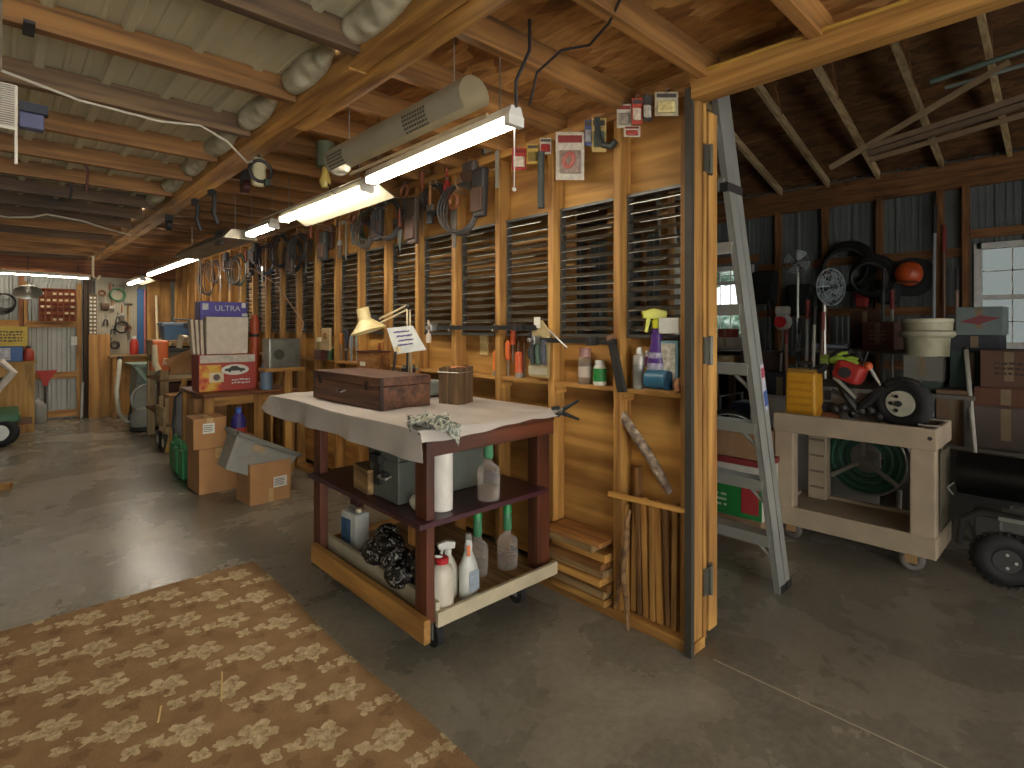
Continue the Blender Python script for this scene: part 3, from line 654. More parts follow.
for i, (x, y, z, lb) in enumerate(((1.66, 1.93, .605, 'clear spray bottle with green neck on the maroon shelf'), (1.735, 2.10, .175, 'clear bottle with green neck on the bottom shelf, nearer the white spray bottle'), (1.90, 2.06, .175, 'clear bottle with green neck on the bottom shelf, nearest the right leg'))):
    t = thing('bottle', lb, 'bottle', (x, y, z), .4*i, 'green necked clear bottles')
    obj('bottle_body', MB().lathe([(.05, 0), (.053, .01), (.053, .13), (.046, .15), (.02, .17), (.018, .19)], n=18), glassy('ebe6e0', .05, .05), t, smooth=True)
    obj('liquid', MB().lathe([(.047, .006), (.047, .06)], n=18), glassy('cfc4b8', .08, .1), t, smooth=True)
    obj('neck', MB().lathe([(.018, .19), (.024, .2), (.022, .24), (.024, .26), (.018, .28)], n=12), glassy('5a9a72', .6), t, smooth=True)
    obj('nozzle', MB().lathe([(.024, .28), (.022, .31), (.008, .345)], n=12), plain('1f8a46', .4), t, smooth=True)
cn = thing('fluid_can', 'white rectangular can with blue label on the bottom shelf', 'can', (1.455, 2.84, .175), .1)
obj('can_body', MB().boxc((0, 0, .10), (.09, .155, .20)), plain('c4c6c0', .4), cn, bev=.012); obj('label_panel', MB().boxc((-.046, .02, .1), (.003, .09, .13)), plain('3a5a78', .5, 0, .5, 30), cn); obj('cap', MB().lathe([(.018, .2), (.018, .222)], c=(0, -.04, 0), n=12), CREAM, cn); obj('handle', MB().tube([(0, .0, .2), (0, .01, .222), (0, .05, .222), (0, .06, .2)], .006), STL, cn)
# black bag of patterned cloth
bg = MB()
for i in range(9):
    bg.sph((1.40+random.uniform(-.06, .07), 2.14+.075*i*.55+random.uniform(-.03, .03), .23+random.uniform(-.01, .13)), random.uniform(.055, .085), 12, (1, 1.1, .85))
def bagmat():
    m, n, b = nt('black_printed_plastic'); no = N(n, 'ShaderNodeTexNoise'); no.inputs['Scale'].default_value = 17; no.inputs['Detail'].default_value = 3; no.inputs['Distortion'].default_value = 3
    L(n, coords(n), no.inputs['Vector']); L(n, ramp(n, no.outputs['Fac'], [(.56, srgb('151515')), (.62, srgb('a8a49c')), (.66, srgb('1c1c1c'))]), b.inputs['Base Color']); b.inputs['Roughness'].default_value = .25
    bump(n, b, no.outputs['Fac'], .6, .02); return m
solo('black_bag', 'glossy black bag with pale print slumped on the bottom shelf', 'bag', bg, bagmat(), (1.4, 2.3, .175), smooth=True)
t = bottle('jug', 'white plastic jug with red cap beside the near bench leg', (1.405, 1.945, .175), [(.048, 0), (.052, .012), (.052, .16), (.045, .185), (.026, .2), (.026, .205)], plain('c9c0b0', .4), (.03, .203, .228), plain('b0262c', .4))
obj('spout', MB().tube([(0, 0, .226), (-.03, .01, .236)], .006), WHITE, t)
t = thing('spray_bottle', 'white trigger spray bottle with grey label at the front of the bottom shelf', 'bottle', (1.56, 1.955, .175))
obj('bottle_body', MB().lathe([(.044, 0), (.047, .01), (.047, .14), (.03, .18), (.016, .215)], n=18, sc=(1, .8)), plain('bfc0b8', .35), t, smooth=True); spray_head(t, .213, WHITE, ORANGE, 1.1, -2.2)
obj('label_panel', MB().boxc((0.004, -.0385, .085), (.055, .002, .09)), plain('8c96a0', .6, 0, .3, 60), t)
t = thing('spray_bottle', 'squat pale spray bottle half hidden behind the red capped jug', 'bottle', (1.50, 2.03, .175))
obj('bottle_body', MB().lathe([(.044, 0), (.046, .01), (.046, .12), (.03, .16), (.016, .185)], n=18), plain('c2bcae', .4), t, smooth=True); spray_head(t, .183, WHITE, None, 1.0, 2.8)
# ================================================================ things on and against the partition
bays = [(studY[k]+(.055 if k == 0 else .04), studY[k+1]) for k in range(len(studY)-1)]
SZ = 1.113
for k in range(13):
    a, b = bays[k]
    if 3 <= k <= 3: pass
    mb = MB(); mb.box(2.163, 2.25, a, b, SZ-.02, SZ); 
    solo('wall_shelf', f'narrow pine shelf between two studs, {ORD[k]} bay from the hinged end post', 'shelf', mb, pine('y'), (2.2, a, SZ-.02), 'shelves between the studs', bev=.002)
    if k > 2: continue
    c = MB(); c.box(2.17, 2.245, b-.02, b, SZ-.06, SZ-.02); 
    solo('shelf_cleat', f'small pine cleat holding the left end of the shelf in the {ORD[k]} bay', 'cleat', c, pine('x'), (2.2, b, SZ-.06))
# bay 0
spray_can('spray_can', 'silver grey spray can on the shelf nearest the end post', (2.2, 1.467, SZ), plain('a7a49c', .35, .3), band=plain('8b8a86', .4, .3), h=.195, r=.031)
spray_can('spray_can', 'magenta and gold spray can behind the silver grey one', (2.222, 1.44, SZ), plain('7d3a6a', .4), h=.18, r=.024, band=plain('b8923a', .4))
t = thing('spray_bottle', 'purple cleaner bottle with yellow green trigger on the shelf', 'bottle', (2.20, 1.375, SZ))
obj('bottle_body', MB().lathe([(.042, 0), (.045, .01), (.045, .13), (.034, .19), (.026, .22), (.028, .25), (.016, .29)], n=18, sc=(.8, 1)), plain('4a2a72', .35), t, smooth=True); spray_head(t, .285, plain('c0c02c', .4), None, 1.35, 2.3)
obj('label_band', MB().lathe([(.0455, .03), (.0455, .12), (.037, .175)], n=18, caps=False, sc=(.81, 1.01)), plain('8f8ca0', .5, 0, .6, 55), t, smooth=True)
t = thing('can', 'blue can lying on its side beside the purple bottle', 'can', (2.165, 1.345, SZ+.055), .0); m_ = MB(); m_.cyl((0, -.05, 0), (0, .05, 0), .043, n=20); obj('can_body', m_, plain('2c5f78', .35), t, smooth=True); m_ = MB(); m_.cyl((0, -.058, 0), (0, -.05, 0), .039, n=20); obj('lid', m_, plain('18354a', .4), t)
solo('wood_strip', 'short pine strip under the blue can', 'strip', MB().box(2.135, 2.2, 1.25, 1.40, SZ, SZ+.012), pine('y'), (2.16, 1.3, SZ))
t = thing('card_box', 'white patterned box edged in blue against the end post', 'box', (2.215, 1.305, SZ)); obj('box_body', MB().boxc((0, 0, .115), (.05, .085, .23)), plain('5f8490', .5), t); obj('front_panel', MB().boxc((-.026, .004, .118), (.003, .07, .20)), plain('b5b0a0', .6, 0, .5, 45), t)
solo('white_block', 'white plastic block on the louvre sill by the end post', 'block', MB().boxc((2.2, 1.30, 1.41), (.05, .10, .07)), WHITE, (2.2, 1.3, 1.375), bev=.004)
solo('tape_roll', 'small tan roll on the shelf corner by the end post', 'roll', MB().torus((2.18, 1.25, SZ+.035), (0, 1, 0), .022, .012, 18), plain('9a6a48', .6), (2.18, 1.25, SZ), smooth=True)
# bay 1
bottle('jar', 'clear jar with white label and pink lid on the second shelf', (2.205, 1.80, SZ), [(.034, 0), (.036, .01), (.036, .12), (.028, .14)], glassy('d8cfc2', .15, .08), (.03, .14, .185), plain('b58a80', .5), (.0365, .035, .09), plain('b7a698', .6), cat='jar')
bottle('bottle', 'small white bottle with bright green label on the second shelf', (2.2, 1.70, SZ), [(.032, 0), (.034, .008), (.034, .085), (.022, .105)], plain('d0cdc0', .4), (.024, .105, .125), WHITE, (.0345, .02, .085), plain('1f7a34', .5))
t = thing('file_sheath', 'dark tapered file sheath leaning on the stud between the first two shelves', 'sheath', (2.135, 1.54, SZ-.02), world=True)
m_ = MB(); m_.prism([(1.60, 1.33), (1.565, 1.345), (1.495, 1.10), (1.545, 1.095)], 2.128, 2.148, 'x'); obj('sheath_body', m_, plain('23211f', .6), t, bev=.005)
m_ = MB(); m_.prism([(1.60, 1.335), (1.568, 1.35), (1.575, 1.372), (1.602, 1.36)], 2.124, 2.15, 'x'); obj('handle', m_, plain('7a5a42', .5), t)
# switch plate, electrical cable, cover plate
t = thing('light_switch', 'yellowed light switch plate on the plywood between studs', 'switch', (2.25, W(484.5, 345, X=2.25).y, W(484.5, 345, X=2.25).z)); obj('switch_plate', MB().box(-.006, 0, -.04, .04, -.065, .065), plain('c8b078', .5), t, bev=.003); obj('switch_toggle', MB().boxc((-.012, 0, 0), (.014, .01, .022)), plain('d8c898', .5), t)
# bar clamps
for i, (p0, p1, z, lb) in enumerate(((2.08, 3.02, 1.402, 'long black bar clamp along the studs behind the chest'), (1.56, 2.06, 1.335, 'short black bar clamp along the studs above the jars'))):
    t = thing('bar_clamp', lb, 'clamp', (2.13, (p0+p1)/2, z), world=True)
    m_ = MB(); m_.box(2.125, 2.15, p0, p1, z-.013, z+.013); obj('bar', m_, BLACK, t)
    y = p1; m_ = MB(); m_.boxc((2.11, y, z), (.06, .03, .05)); m_.boxc((2.07, y, z-.0), (.04, .025, .022)); obj('fixed_jaw', m_, STL, t, bev=.004)
    m_ = MB(); m_.boxc((2.115, p0+.12, z), (.07, .03, .04)); obj('sliding_jaw', m_, DARK, t, bev=.003)
    m_ = MB(); m_.tube([(2.08, y+.01, z-.08), (2.08, y+.01, z+.05)], .007); m_.lathe([(.016, -.06), (.02, -.03), (.016, 0)], c=(2.08, y+.01, z-.04), n=12); obj('handle', m_, plain('c4b4a4', .5) if i == 0 else DARK, t)
    for yy in [q for q in studY if p0 < q < p1]:
        m_ = MB(); m_.tube([(2.16, yy+.02, z+.02), (2.14, yy+.02, z+.022), (2.12, yy+.02, z-.02), (2.16, yy+.02, z-.022)], .003, 5); obj('hook', m_, STL, t)
# orange handled tools
for i, (px, py, top, c, lb) in enumerate(((496, 376, 355, 'd8742c', 'orange caulk tube standing by the switch, leftmost of the orange tools'), (508, 374, 346, 'd2622a', 'orange handled screwdriver, second of the orange tools'), (513, 362, 342, 'd0582a', 'orange screwdriver hanging highest of the orange tools'), (519, 376, 352, 'c85a30', 'orange and grey spray can, rightmost of the orange tools'))):
    X = 2.19; p = W(px, py, X=X); h = W(px, top, X=X).z-p.z; z0 = SZ if i != 2 else p.z
    t = thing('screwdriver' if i in (1, 2) else 'caulk_tube', lb, 'tool', (X, p.y, z0)); r = .02 if i != 3 else .024
    if i in (1, 2):
        obj('handle', MB().lathe([(.012, .10), (.016, .11), (.017, .19), (.010, .215)], n=10), plain(c, .45), t, smooth=True); obj('shaft', MB().cyl((0, 0, 0), (0, 0, .10), .0045, n=8), STL, t)
    else:
        obj('tube_body', MB().lathe([(r, 0), (r, .13), (r*.75, .15)], n=14), plain(c, .45), t, smooth=True); obj('nozzle', MB().lathe([(r*.4, .15), (r*.2, .21)], n=10), plain('6a4632', .5), t, smooth=True); obj('base_band', MB().lathe([(r*1.02, 0), (r*1.02, .03)], n=14, caps=False), plain('8b8378', .5), t)
for i, px in enumerate((500, 503, 516, 524)):
    p = W(px, 360, X=2.23); t = thing('chisel', f'slim metal rod tool behind the orange tools, {ORD[i]} from the left', 'tool', (2.23, p.y, SZ)); obj('shaft', MB().cyl((0, 0, 0), (0, 0, .2), .006, n=8), STL if i % 2 else plain('8a5a38', .5), t); obj('handle', MB().lathe([(.008, .2), (.011, .21), (.011, .25), (.007, .26)], n=8), plain('7a4a2a', .5), t)
# glove pack
t = thing('glove_pack', 'hanging card of grey green gloves on the stud above the shelf', 'gloves', (2.13, 2.1, 1.13), world=True)
def pw(px, py, X): p = W(px, py, X=X); return (p.y, p.z)
obj('card', MB().prism([pw(528, 376, 2.13), pw(548, 378, 2.13), pw(549, 332, 2.13), pw(541, 320, 2.13), pw(534, 322, 2.13), pw(529, 336, 2.13)], 2.138, 2.142, 'x'), plain('a89468', .7), t)
obj('tag', MB().prism([pw(533, 328, 2.125), pw(539, 328, 2.125), pw(539, 317, 2.125), pw(533, 317, 2.125)], 2.132, 2.136, 'x'), PAPER, t)
for i, px in enumerate((532, 537.5, 543)):
    a = pw(px, 340, 2.12); b = pw(px+.6, 365, 2.12); m_ = MB(); m_.tube([(2.122, *a), (2.118, (a[0]+b[0])/2, (a[1]+b[1])/2), (2.122, *b)], [.012, .018, .012], 8); obj('glove', m_, plain(('3c4640', '55695a', '4a4c54')[i], .8), t, smooth=True)
obj('printed_band', MB().prism([pw(528, 374, 2.13), pw(546, 375, 2.13), pw(546, 367, 2.13), pw(528, 366, 2.13)], 2.134, 2.137, 'x'), plain('b8b098', .7), t)
solo('scissor_hook', 'thin steel rod hook resting on the short bar clamp', 'hook', MB().tube([W(549, 330, X=2.11), W(556, 337, X=2.10), W(567, 348, X=2.09)], .005), STL, W(549, 330, X=2.11))
# ---- floor stack of short boards in bay 1, upright strips in bay 0, birch stick, retaining rail
rr = random.Random(5)
z = .05
for i in range(9):
    th = (.033, .035, .033, .032, .036, .03, .04, .034, .022)[i]; y0 = 1.60+rr.uniform(0, .02); y1 = 1.97-rr.uniform(0, .02)
    x0 = 2.11+rr.uniform(-.03, .02); 
    solo('short_board', f'short stacked board against the plywood, {ORD[8-i]} from the top', 'board', MB().box(x0, 2.25, y0+(.06 if i == 7 else 0), y1, z, z+th), (pine('y'), gwood('y'), wood('oak_board', 'a8743c', '704820', 'y'))[i % 3], (2.2, 1.8, z), 'short boards stacked between studs', bev=.003)
    z += th+.003
rl = solo('retaining_rail', 'thin pine rail nailed across two studs holding the upright strips', 'rail', MB().boxc((2.147, 1.40, .607), (.02, .41, .022), (math.radians(-2), 0, 0)), pine('y'), (2.147, 1.4, .607), bev=.002)
ux = [(1.54, .55, .030, 0), (1.503, .60, .03, 1), (1.462, .74, .022, 2), (1.428, .60, .028, 0), (1.392, .57, .024, 1), (1.358, .60, .03, 0), (1.318, .58, .024, 2), (1.285, .62, .026, 1)]
for i, (y, h, w, k) in enumerate(ux):
    m_ = MB(); lean = rr.uniform(-.02, .02)
    m_.prism([(y-w/2, .05), (y+w/2, .05), (y+w/2+lean, h), (y-w/2+lean, h)], 2.185+rr.uniform(0, .015), 2.225, 'x')
    solo('wood_strip', f'upright wood strip behind the thin rail, {ORD[i]} from the left', 'strip', m_, (pine('z'), wood('oak_board', 'b08448', '7c5828', 'z'), wood('brown_strip', '8a6238', '5a3e22', 'z'))[k], (2.2, y, .05), 'upright strips behind the thin rail', bev=.002)
def barky(light, dark, tip='c8b8a0'):
    m, n, b = nt('birch_bark'); no = N(n, 'ShaderNodeTexNoise'); no.inputs['Scale'].default_value = 28; no.inputs['Detail'].default_value = 5; L(n, coords(n), no.inputs['Vector'])
    L(n, ramp(n, no.outputs['Fac'], [(.35, srgb(dark)), (.55, srgb(light)), (.72, srgb(tip))]), b.inputs['Base Color']); b.inputs['Roughness'].default_value = .85; bump(n, b, no.outputs['Fac'], .6, .008); return m
BARK = barky('8a7a68', '54443a')
t = thing('birch_branch', 'mottled grey birch branch leaning diagonally between two studs', 'branch', (2.2, 1.42, .65), world=True)
P0, P1 = W(622, 414, X=2.19), W(671, 492, X=2.17); pts = [P0.lerp(P1, f)+Vector((0, .006*math.sin(7*f), .008*math.sin(5*f))) for f in (0, .2, .4, .6, .8, 1)]
obj('bark', MB().tube(pts, [.022, .023, .024, .022, .021, .016], 12), BARK, t, smooth=True); d_ = (P0-P1).normalized(); obj('cut_end', MB().cyl(P0, P0+d_*.003, .0215, n=12), plain('c0a878', .7), t)
t = thing('driftwood_stick', 'bare twisted stick standing on the floor in front of the strips', 'stick', (2.1, 1.46, 0), world=True)
Q = [W(628, 632, X=2.11), W(626, 600, X=2.12), W(623, 570, X=2.13), W(626, 545, X=2.13), W(627, 520, X=2.14), W(630, 510, X=2.145)]; Q[0].z = 0.005
obj('stick_body', MB().tube(Q, [.008, .012, .015, .016, .012, .007], 10), barky('7c5c3a', '4a3420', '8a6a48'), t, smooth=True)
q2 = [W(616, 606, X=2.14), W(620, 575, X=2.14), W(622, 550, X=2.135)]; obj('branchlet', MB().tube(q2, [.007, .011, .012], 8), barky('7c5c3a', '4a3420', '8a6a48'), t, smooth=True)
# ---- packs hung along the top plate
def px_box(mb, x0, y0, x1, y1, X, th):
    a = W(x0, y0, X=X); b = W(x1, y1, X=X); c = W(x1, y0, X=X); d = W(x0, y1, X=X)
    mb.prism([(d.y, d.z), (b.y, b.z), (c.y, c.z), (a.y, a.z)], X-th/2, X+th/2, 'x'); return mb
packs = [  # left px, top, right, bottom, card colour, bubble colour, what
    (512, 148, 526, 170, 'a83a34', 'c9c0b0', 'red and white carded part'), (527, 144, 538, 164, 'b49a4a', '7a6a3a', 'yellow carded blister pack'), (540, 138, 551, 154, 'b8b2a4', '8a2a2a', 'white carded pack with red top'),
    (556, 132, 584, 180, 'b9b3a6', '8a7a70', 'large clear bag with a round part'), (585, 120, 593, 146, '4a5a8a', '8a8a90', 'slim blue carded pack'), (592, 118, 606, 152, 'c0a86a', '44504a', 'tan card with a dark curved hose'),
    (617, 104, 631, 128, 'c6c2b6', '8b8378', 'white carded part pack'), (632, 98, 642, 124, 'b4493f', 'c9b9a8', 'red bordered carded pack'), (643, 95, 652, 121, '3d3a3a', 'a9a59a', 'black carded pack'), (624, 126, 640, 137, 'c8c2b2', 'a04038', 'small wide card below the others'), (655, 92, 678, 116, 'bcb49c', 'd0c48a', 'pale folded paper sheet')]
for i, (x0, y0, x1, y1, c1, c2, what) in enumerate(packs):
    X = 2.13 if i % 2 else 2.138; o = W((x0+x1)/2, y0, X=X)
    t = thing('hanging_pack', what+' hung under the top plate', 'pack', o, group=None, world=True)
    obj('card', px_box(MB(), x0, y0, x1, y1, X, .004), plain(c1, .6, 0, .25, 40), t)
    obj('blister', px_box(MB(), x0+(x1-x0)*.15, y0+(y1-y0)*.38, x1-(x1-x0)*.15, y1-(y1-y0)*.14, X-.012, .02), plain(c2, .35, 0, .4, 50), t, bev=.006)
    obj('header_strip', px_box(MB(), x0+(x1-x0)*.08, y0+(y1-y0)*.07, x1-(x1-x0)*.08, y0+(y1-y0)*.22, X-.004, .004), plain('7b2f2c' if i % 3 == 0 else '4c4a48', .6), t)
    m_ = MB(); m_.tube([o+Vector((.02, 0, .02)), o+Vector((-.004, 0, .012)), o+Vector((-.004, 0, -.008))], .002, 5); obj('hook', m_, STL, t)
    if i == 3:
        m_ = MB(); c = W(569, 160, X=X-.022); m_.torus(c, (1, 0, 0), .032, .012, 20); obj('ring_part', m_, plain('a05a50', .5), t, smooth=True)
    if i == 5:
        m_ = MB(); m_.tube([W(597, 118, X=2.10), W(598, 136, X=2.10), W(603, 145, X=2.10), W(612, 146, X=2.09), W(616, 141, X=2.09)], .015, 10); obj('hose', m_, plain('2b3230', .5), t, smooth=True)
solo('foam_pipe', 'dark grey foam pipe hanging down the stud under the top plate', 'pipe', MB().cyl(W(541, 152, X=2.12), W(541, 208, X=2.12), .019, n=14), plain('3a403c', .7), W(541, 152, X=2.12), smooth=True)
t = thing('pull_cord', 'thin white pull cord hanging from the nearest tube light', 'cord', (1.42, 1.5, 2.17), world=True); obj('cord', MB().tube([(1.42, 1.5, 2.165), (1.42, 1.502, 1.93)], .0025, 5), WHITE, t); obj('knob', MB().sph((1.42, 1.502, 1.925), .008, 8), WHITE, t, smooth=True)
# tools hung from the plate over the farther bays
def hang_tool(kind, px, py, L_, X, c, lb):
    o = W(px, py, X=X); t = thing(kind, lb, 'tool', o, world=True); m = plain(c, .55); x, y, z = o
    if kind == 'hand_saw':
        obj('blade', MB().prism([(y-.02, z-.10), (y+.05, z-.10), (y+.015, z-L_), (y-.01, z-L_)], x-.003, x+.003, 'x'), m, t); obj('handle', MB().torus((x, y+.01, z-.05), (1, 0, 0), .04, .014, 16), plain('7a4a2a', .5), t, smooth=True)
    elif kind == 'hammer':
        obj('handle', MB().tube([(x, y, z-.02), (x, y, z-L_)], .013, 8), pine('z'), t, smooth=True); h = MB(); h.cyl((x, y-.06, z-.02), (x, y+.05, z-.02), .017, n=10); obj('hammer_head', h, m, t)
    elif kind == 'wire_coil':
        m_ = MB()
        for q in range(4): m_.torus((x-.012*q, y+.004*q, z-L_/2), (1, .1*q, 0), L_/2-.006*q, .006, 22, 6)
        obj('coil', m_, m, t, smooth=True); obj('tie', MB().torus((x-.02, y, z-.01), (0, 1, 0), .03, .005, 12), plain('6a5a4a', .6), t)
    elif kind == 'trowel':
        obj('blade', MB().prism([(y-.035, z-.14), (y+.035, z-.14), (y, z-L_)], x-.003, x+.003, 'x'), m, t); obj('handle', MB().tube([(x, y, z), (x, y, z-.12)], .013, 8), plain('8a4a30', .5), t, smooth=True)
    elif kind == 'pliers':
        m_ = MB()
        for s in (-1, 1): m_.tube([(x, y+s*.03, z-L_), (x, y+s*.02, z-L_*.5), (x, y-s*.004, z-L_*.3), (x, y+s*.004, z)], [.009, .01, .007, .004], 6)
        obj('handles', m_, m, t, smooth=True); obj('pivot', MB().cyl((x-.008, y, z-L_*.3), (x+.008, y, z-L_*.3), .012), STL, t)
    elif kind == 'tool_pouch':
        m_ = MB(); m_.boxc((x, y, z-L_/2), (.05, .12, L_), None, .8); obj('pouch_body', m_, m, t, bev=.012); m_ = MB(); m_.boxc((x-.028, y, z-L_*.65), (.02, .10, L_*.5)); obj('pocket', m_, plain('4b3426', .7), t, bev=.006)
    elif kind == 'brush':
        obj('handle', MB().tube([(x, y, z), (x, y, z-L_*.5)], [.009, .012], 8), plain('9a6a3a', .5), t, smooth=True); obj('ferrule', MB().boxc((x, y, z-L_*.58), (.02, .06, .04)), STL, t); obj('bristles', MB().boxc((x, y, z-L_*.8), (.016, .058, L_*.36)), m, t)
    elif kind == 'square_ruler':
        m_ = MB(); m_.box(x-.002, x+.002, y-.015, y+.015, z-L_, z); m_.box(x-.002, x+.002, y, y+L_*.5, z-.03, z); obj('blade', m_, m, t); obj('stock', MB().box(x-.008, x+.008, y+L_*.45, y+L_*.5, z-.035, z+.005), DARK, t)
    m_ = MB(); m_.tube([(2.257 if abs(x-2.08) < .05 else x+.045, y, z+.012), (x-.005, y, z+.015), (x-.005, y, z-.012)], .003, 5); obj('hook', m_, STL, t)
HT = [('tool_pouch', 470, 168, .12, '4a423c', 'dark pouch hung third stud bay from the end'), ('square_ruler', 497, 150, .20, '8f8a7c', 'grey carded square hung on the fourth stud'), ('pliers', 447, 175, .16, 'a02f2a', 'red handled pliers hung near the nearest tube light'), ('wire_coil', 437, 190, .16, '2f2c2a', 'black coil of wire hung near the red pliers'), ('trowel', 422, 178, .34, '6a5c4e', 'long dark pointed trowel hung by the fifth stud'), ('hand_saw', 405, 190, .22, '5a564c', 'dull hand saw hung under the cream reflector end'),
      ('brush', 396, 205, .22, '6a5238', 'brown brush hung left of the hand saw'), ('hammer', 384, 208, .24, '44423e', 'claw hammer hung on the seventh stud'), ('wire_coil', 371, 215, .20, '3a4a36', 'green coil of cord hung between studs'), ('pliers', 361, 222, .18, '3a3a3c', 'black pliers hung left of the green coil'), ('square_ruler', 346, 226, .25, '77725f', 'steel square hung below the cream reflector'), ('tool_pouch', 330, 232, .16, '55382a', 'brown leather pouch below the cream reflector'),
      ('trowel', 318, 236, .24, '7b776a', 'grey trowel hung below the cream reflector end'), ('hand_saw', 306, 238, .3, '66625a', 'hand saw hung where the cream reflector ends'), ('wire_coil', 296, 246, .24, '262626', 'large black cable coil left of the cream reflector'), ('brush', 287, 244, .26, '8a7a5a', 'pale brush hung beside the large cable coil'), ('hammer', 277, 245, .28, '3c3a36', 'hammer hung under the third tube light'), ('wire_coil', 268, 250, .26, '2a2c48', 'navy coil of cord under the third tube light'),
      ('pliers', 259, 252, .24, '4a2a2a', 'maroon handled pliers over the far studs'), ('tool_pouch', 251, 255, .24, '2b2b33', 'dark bag hung over the far studs'), ('wire_coil', 240, 260, .30, '2f3a2c', 'dark green hose coil over the far studs'), ('hand_saw', 230, 262, .34, '5a5850', 'saw hung over the purple box'), ('brush', 221, 266, .30, '6a5a48', 'broom head hung over the purple box'), ('wire_coil', 209, 268, .36, '24262e', 'black coil hung left above the purple box')]
for k, px, py, l, c, lb in HT: hang_tool(k, px, py-6, l*1.3, 2.125, c, lb)
DK = ['2b2826', '34302c', '3c352c', '26282c', '46382a', '2a2e28']; DKN = ['black', 'charcoal', 'dark brown', 'navy black', 'brown', 'dark green']
KN = ['tool_pouch', 'wire_coil', 'hand_saw', 'brush', 'tool_pouch', 'trowel', 'wire_coil']; rk_ = random.Random(17)
for i, px in enumerate((480, 462, 455, 430, 413, 400, 390, 378, 366, 353, 340, 324, 311, 301, 291, 282, 273, 263, 255, 246, 236, 226, 216)):
    o = W(px, 300, X=2.045); zz = 2.33-.05*(i % 3); d_ = o.x*SN+o.y*CS; py = HY-FPX*(zz-CAM_H)/d_; k = KN[i % 7]
    hang_tool(k, px, py, .22+.12*rk_.random(), 2.045, DK[i % 6], f'{DKN[i % 6]} {k.replace("_", " ")} in the crowded hanging row, {ORD[i]} from the right')
# tools standing along the wall shelf behind the chest
rr = random.Random(11)
for i, (px, h, c, kind) in enumerate(((318, .20, '7a6a3a', 'jar'), (326, .12, '3a5a3a', 'jar'), (333, .26, '4a3a3a', 'pliers'), (338, .24, 'b06a2a', 'chisel'), (343, .28, '3a3a44', 'pliers'), (348, .22, '8a8f94', 'scissors'), (354, .24, '9aa0a2', 'scissors'), (376, .17, '8a4a22', 'chisel'), (381, .18, '9a5a2a', 'chisel'))):
    p = W(px, 366, X=2.16); nm = {'jar': 'jar of small parts', 'pliers': 'dark handled pliers', 'chisel': 'wooden handled chisel', 'scissors': 'steel scissors'}[kind]
    t = thing('small_jar' if kind == 'jar' else kind, f'{nm} on the wall shelf, {ORD[i]} from the left beside the desk lamp' if px < 360 else f'{nm} on the wall shelf, {ORD[i-7]} right of the lamp shade', 'jar' if kind == 'jar' else 'tool', (2.19, p.y, SZ))
    if kind == 'jar': obj('jar_body', MB().lathe([(.04, 0), (.042, .01), (.042, h*.8)], n=14), plain(c, .3), t, smooth=True); obj('lid', MB().lathe([(.043, h*.8), (.043, h)], n=14), CREAM, t)
    elif kind == 'chisel': obj('blade', MB().boxc((0, 0, h*.3), (.006, .02, h*.6)), STL, t); obj('handle', MB().lathe([(.011, h*.6), (.016, h*.75), (.014, h)], n=10), plain(c, .5), t, smooth=True)
    else:
        m_ = MB()
        for s in (-1, 1): m_.tube([(0, -s*.01, 0), (0, -s*.006, h*.3), (0, s*.012, h*.55), (0, s*.022, h*.8), (0, s*.012, h)], [.004, .008, .009, .010, .008], 6)
        obj('handles', m_, plain(c, .45, .3), t, smooth=True); obj('pivot', MB().cyl((-.01, 0, h*.36), (.01, 0, h*.36), .012), STL, t)
t = thing('wooden_box', 'small reddish wooden box under the desk lamp shade', 'box', (2.0, 3.62, .98)); obj('box_body', MB().boxc((0, 0, .12), (.16, .2, .24)), wood('oak_board', 'a8743c', '704820', 'y'), t, bev=.003); obj('label_card', MB().boxc((-.082, .01, .16), (.004, .07, .03)), PAPER, t); obj('lid', MB().boxc((0, 0, .247), (.17, .21, .012)), dwood('y'), t)
solo('tool_tray', 'green metal tray on the bench end behind the chest', 'tray', MB().boxc((1.9, 3.40, 1.0), (.2, .12, .035), (0, 0, .2)), plain('55604a', .5), (1.9, 3.4, .98), bev=.006)
# ================================================================ far end of the shop
dr = thing('door_2', 'steel clad plank door in the end wall', 'door', (.62, 10.97, 0), world=True); dr['kind'] = 'structure'
obj('door_leaf', panel('x', .30, .93, 10.965, .03, 2.08, -1), STEEL_W, dr)
m_ = MB(); m_.box(.875, .94, 10.9, 10.95, 0, 2.1); m_.box(.25, .30, 10.9, 10.95, 0, 2.1); obj('door_stile', m_, pine('z'), dr)
m_ = MB()
for z in (.03, .62, 1.41): m_.box(.30, .875, 10.9, 10.95, z, z+.10)
obj('door_rail', m_, pine('x'), dr)
for i, x in enumerate((.985, 1.04)): solo('wall_plank', 'dark vertical plank at the right jamb of the steel door, '+('left' if i == 0 else 'right')+' one', 'plank', MB().box(x-.022, x+.022, 10.86, 10.95, 0, 2.3), plain('4a3a2c', .8), (x, 10.9, 0))
solo('wall_post', 'brown post on the end wall left of the steel door', 'post', MB().box(.2, .26, 10.9, 10.96, 0, 2.4), wood('pine_brown', '9a6030', '5a3418', 'z'), (.23, 10.9, 0))
solo('wall_girt', 'pine girt across the end wall left of the steel door', 'girt', MB().box(-1.5, .2, 10.9, 10.95, 1.42, 1.52), pine('x'), (-.5, 10.92, 1.42))
rk = thing('pigeonhole_rack', 'shallow red brown wooden rack of small pigeonholes on the steel door', 'rack', (.64, 10.86, 1.5), world=True)
obj('back_panel', MB().box(.43, .86, 10.87, 10.9, 1.5, 2.0), wood('rack_wood', 'a85a2a', '6a3016', 'x'), rk)
for j in range(6): obj('rack_shelf', MB().box(.43, .86, 10.80, 10.87, 1.5+j*.098, 1.512+j*.098), wood('rack_wood', 'a85a2a', '6a3016', 'x'), rk)
m_ = MB()
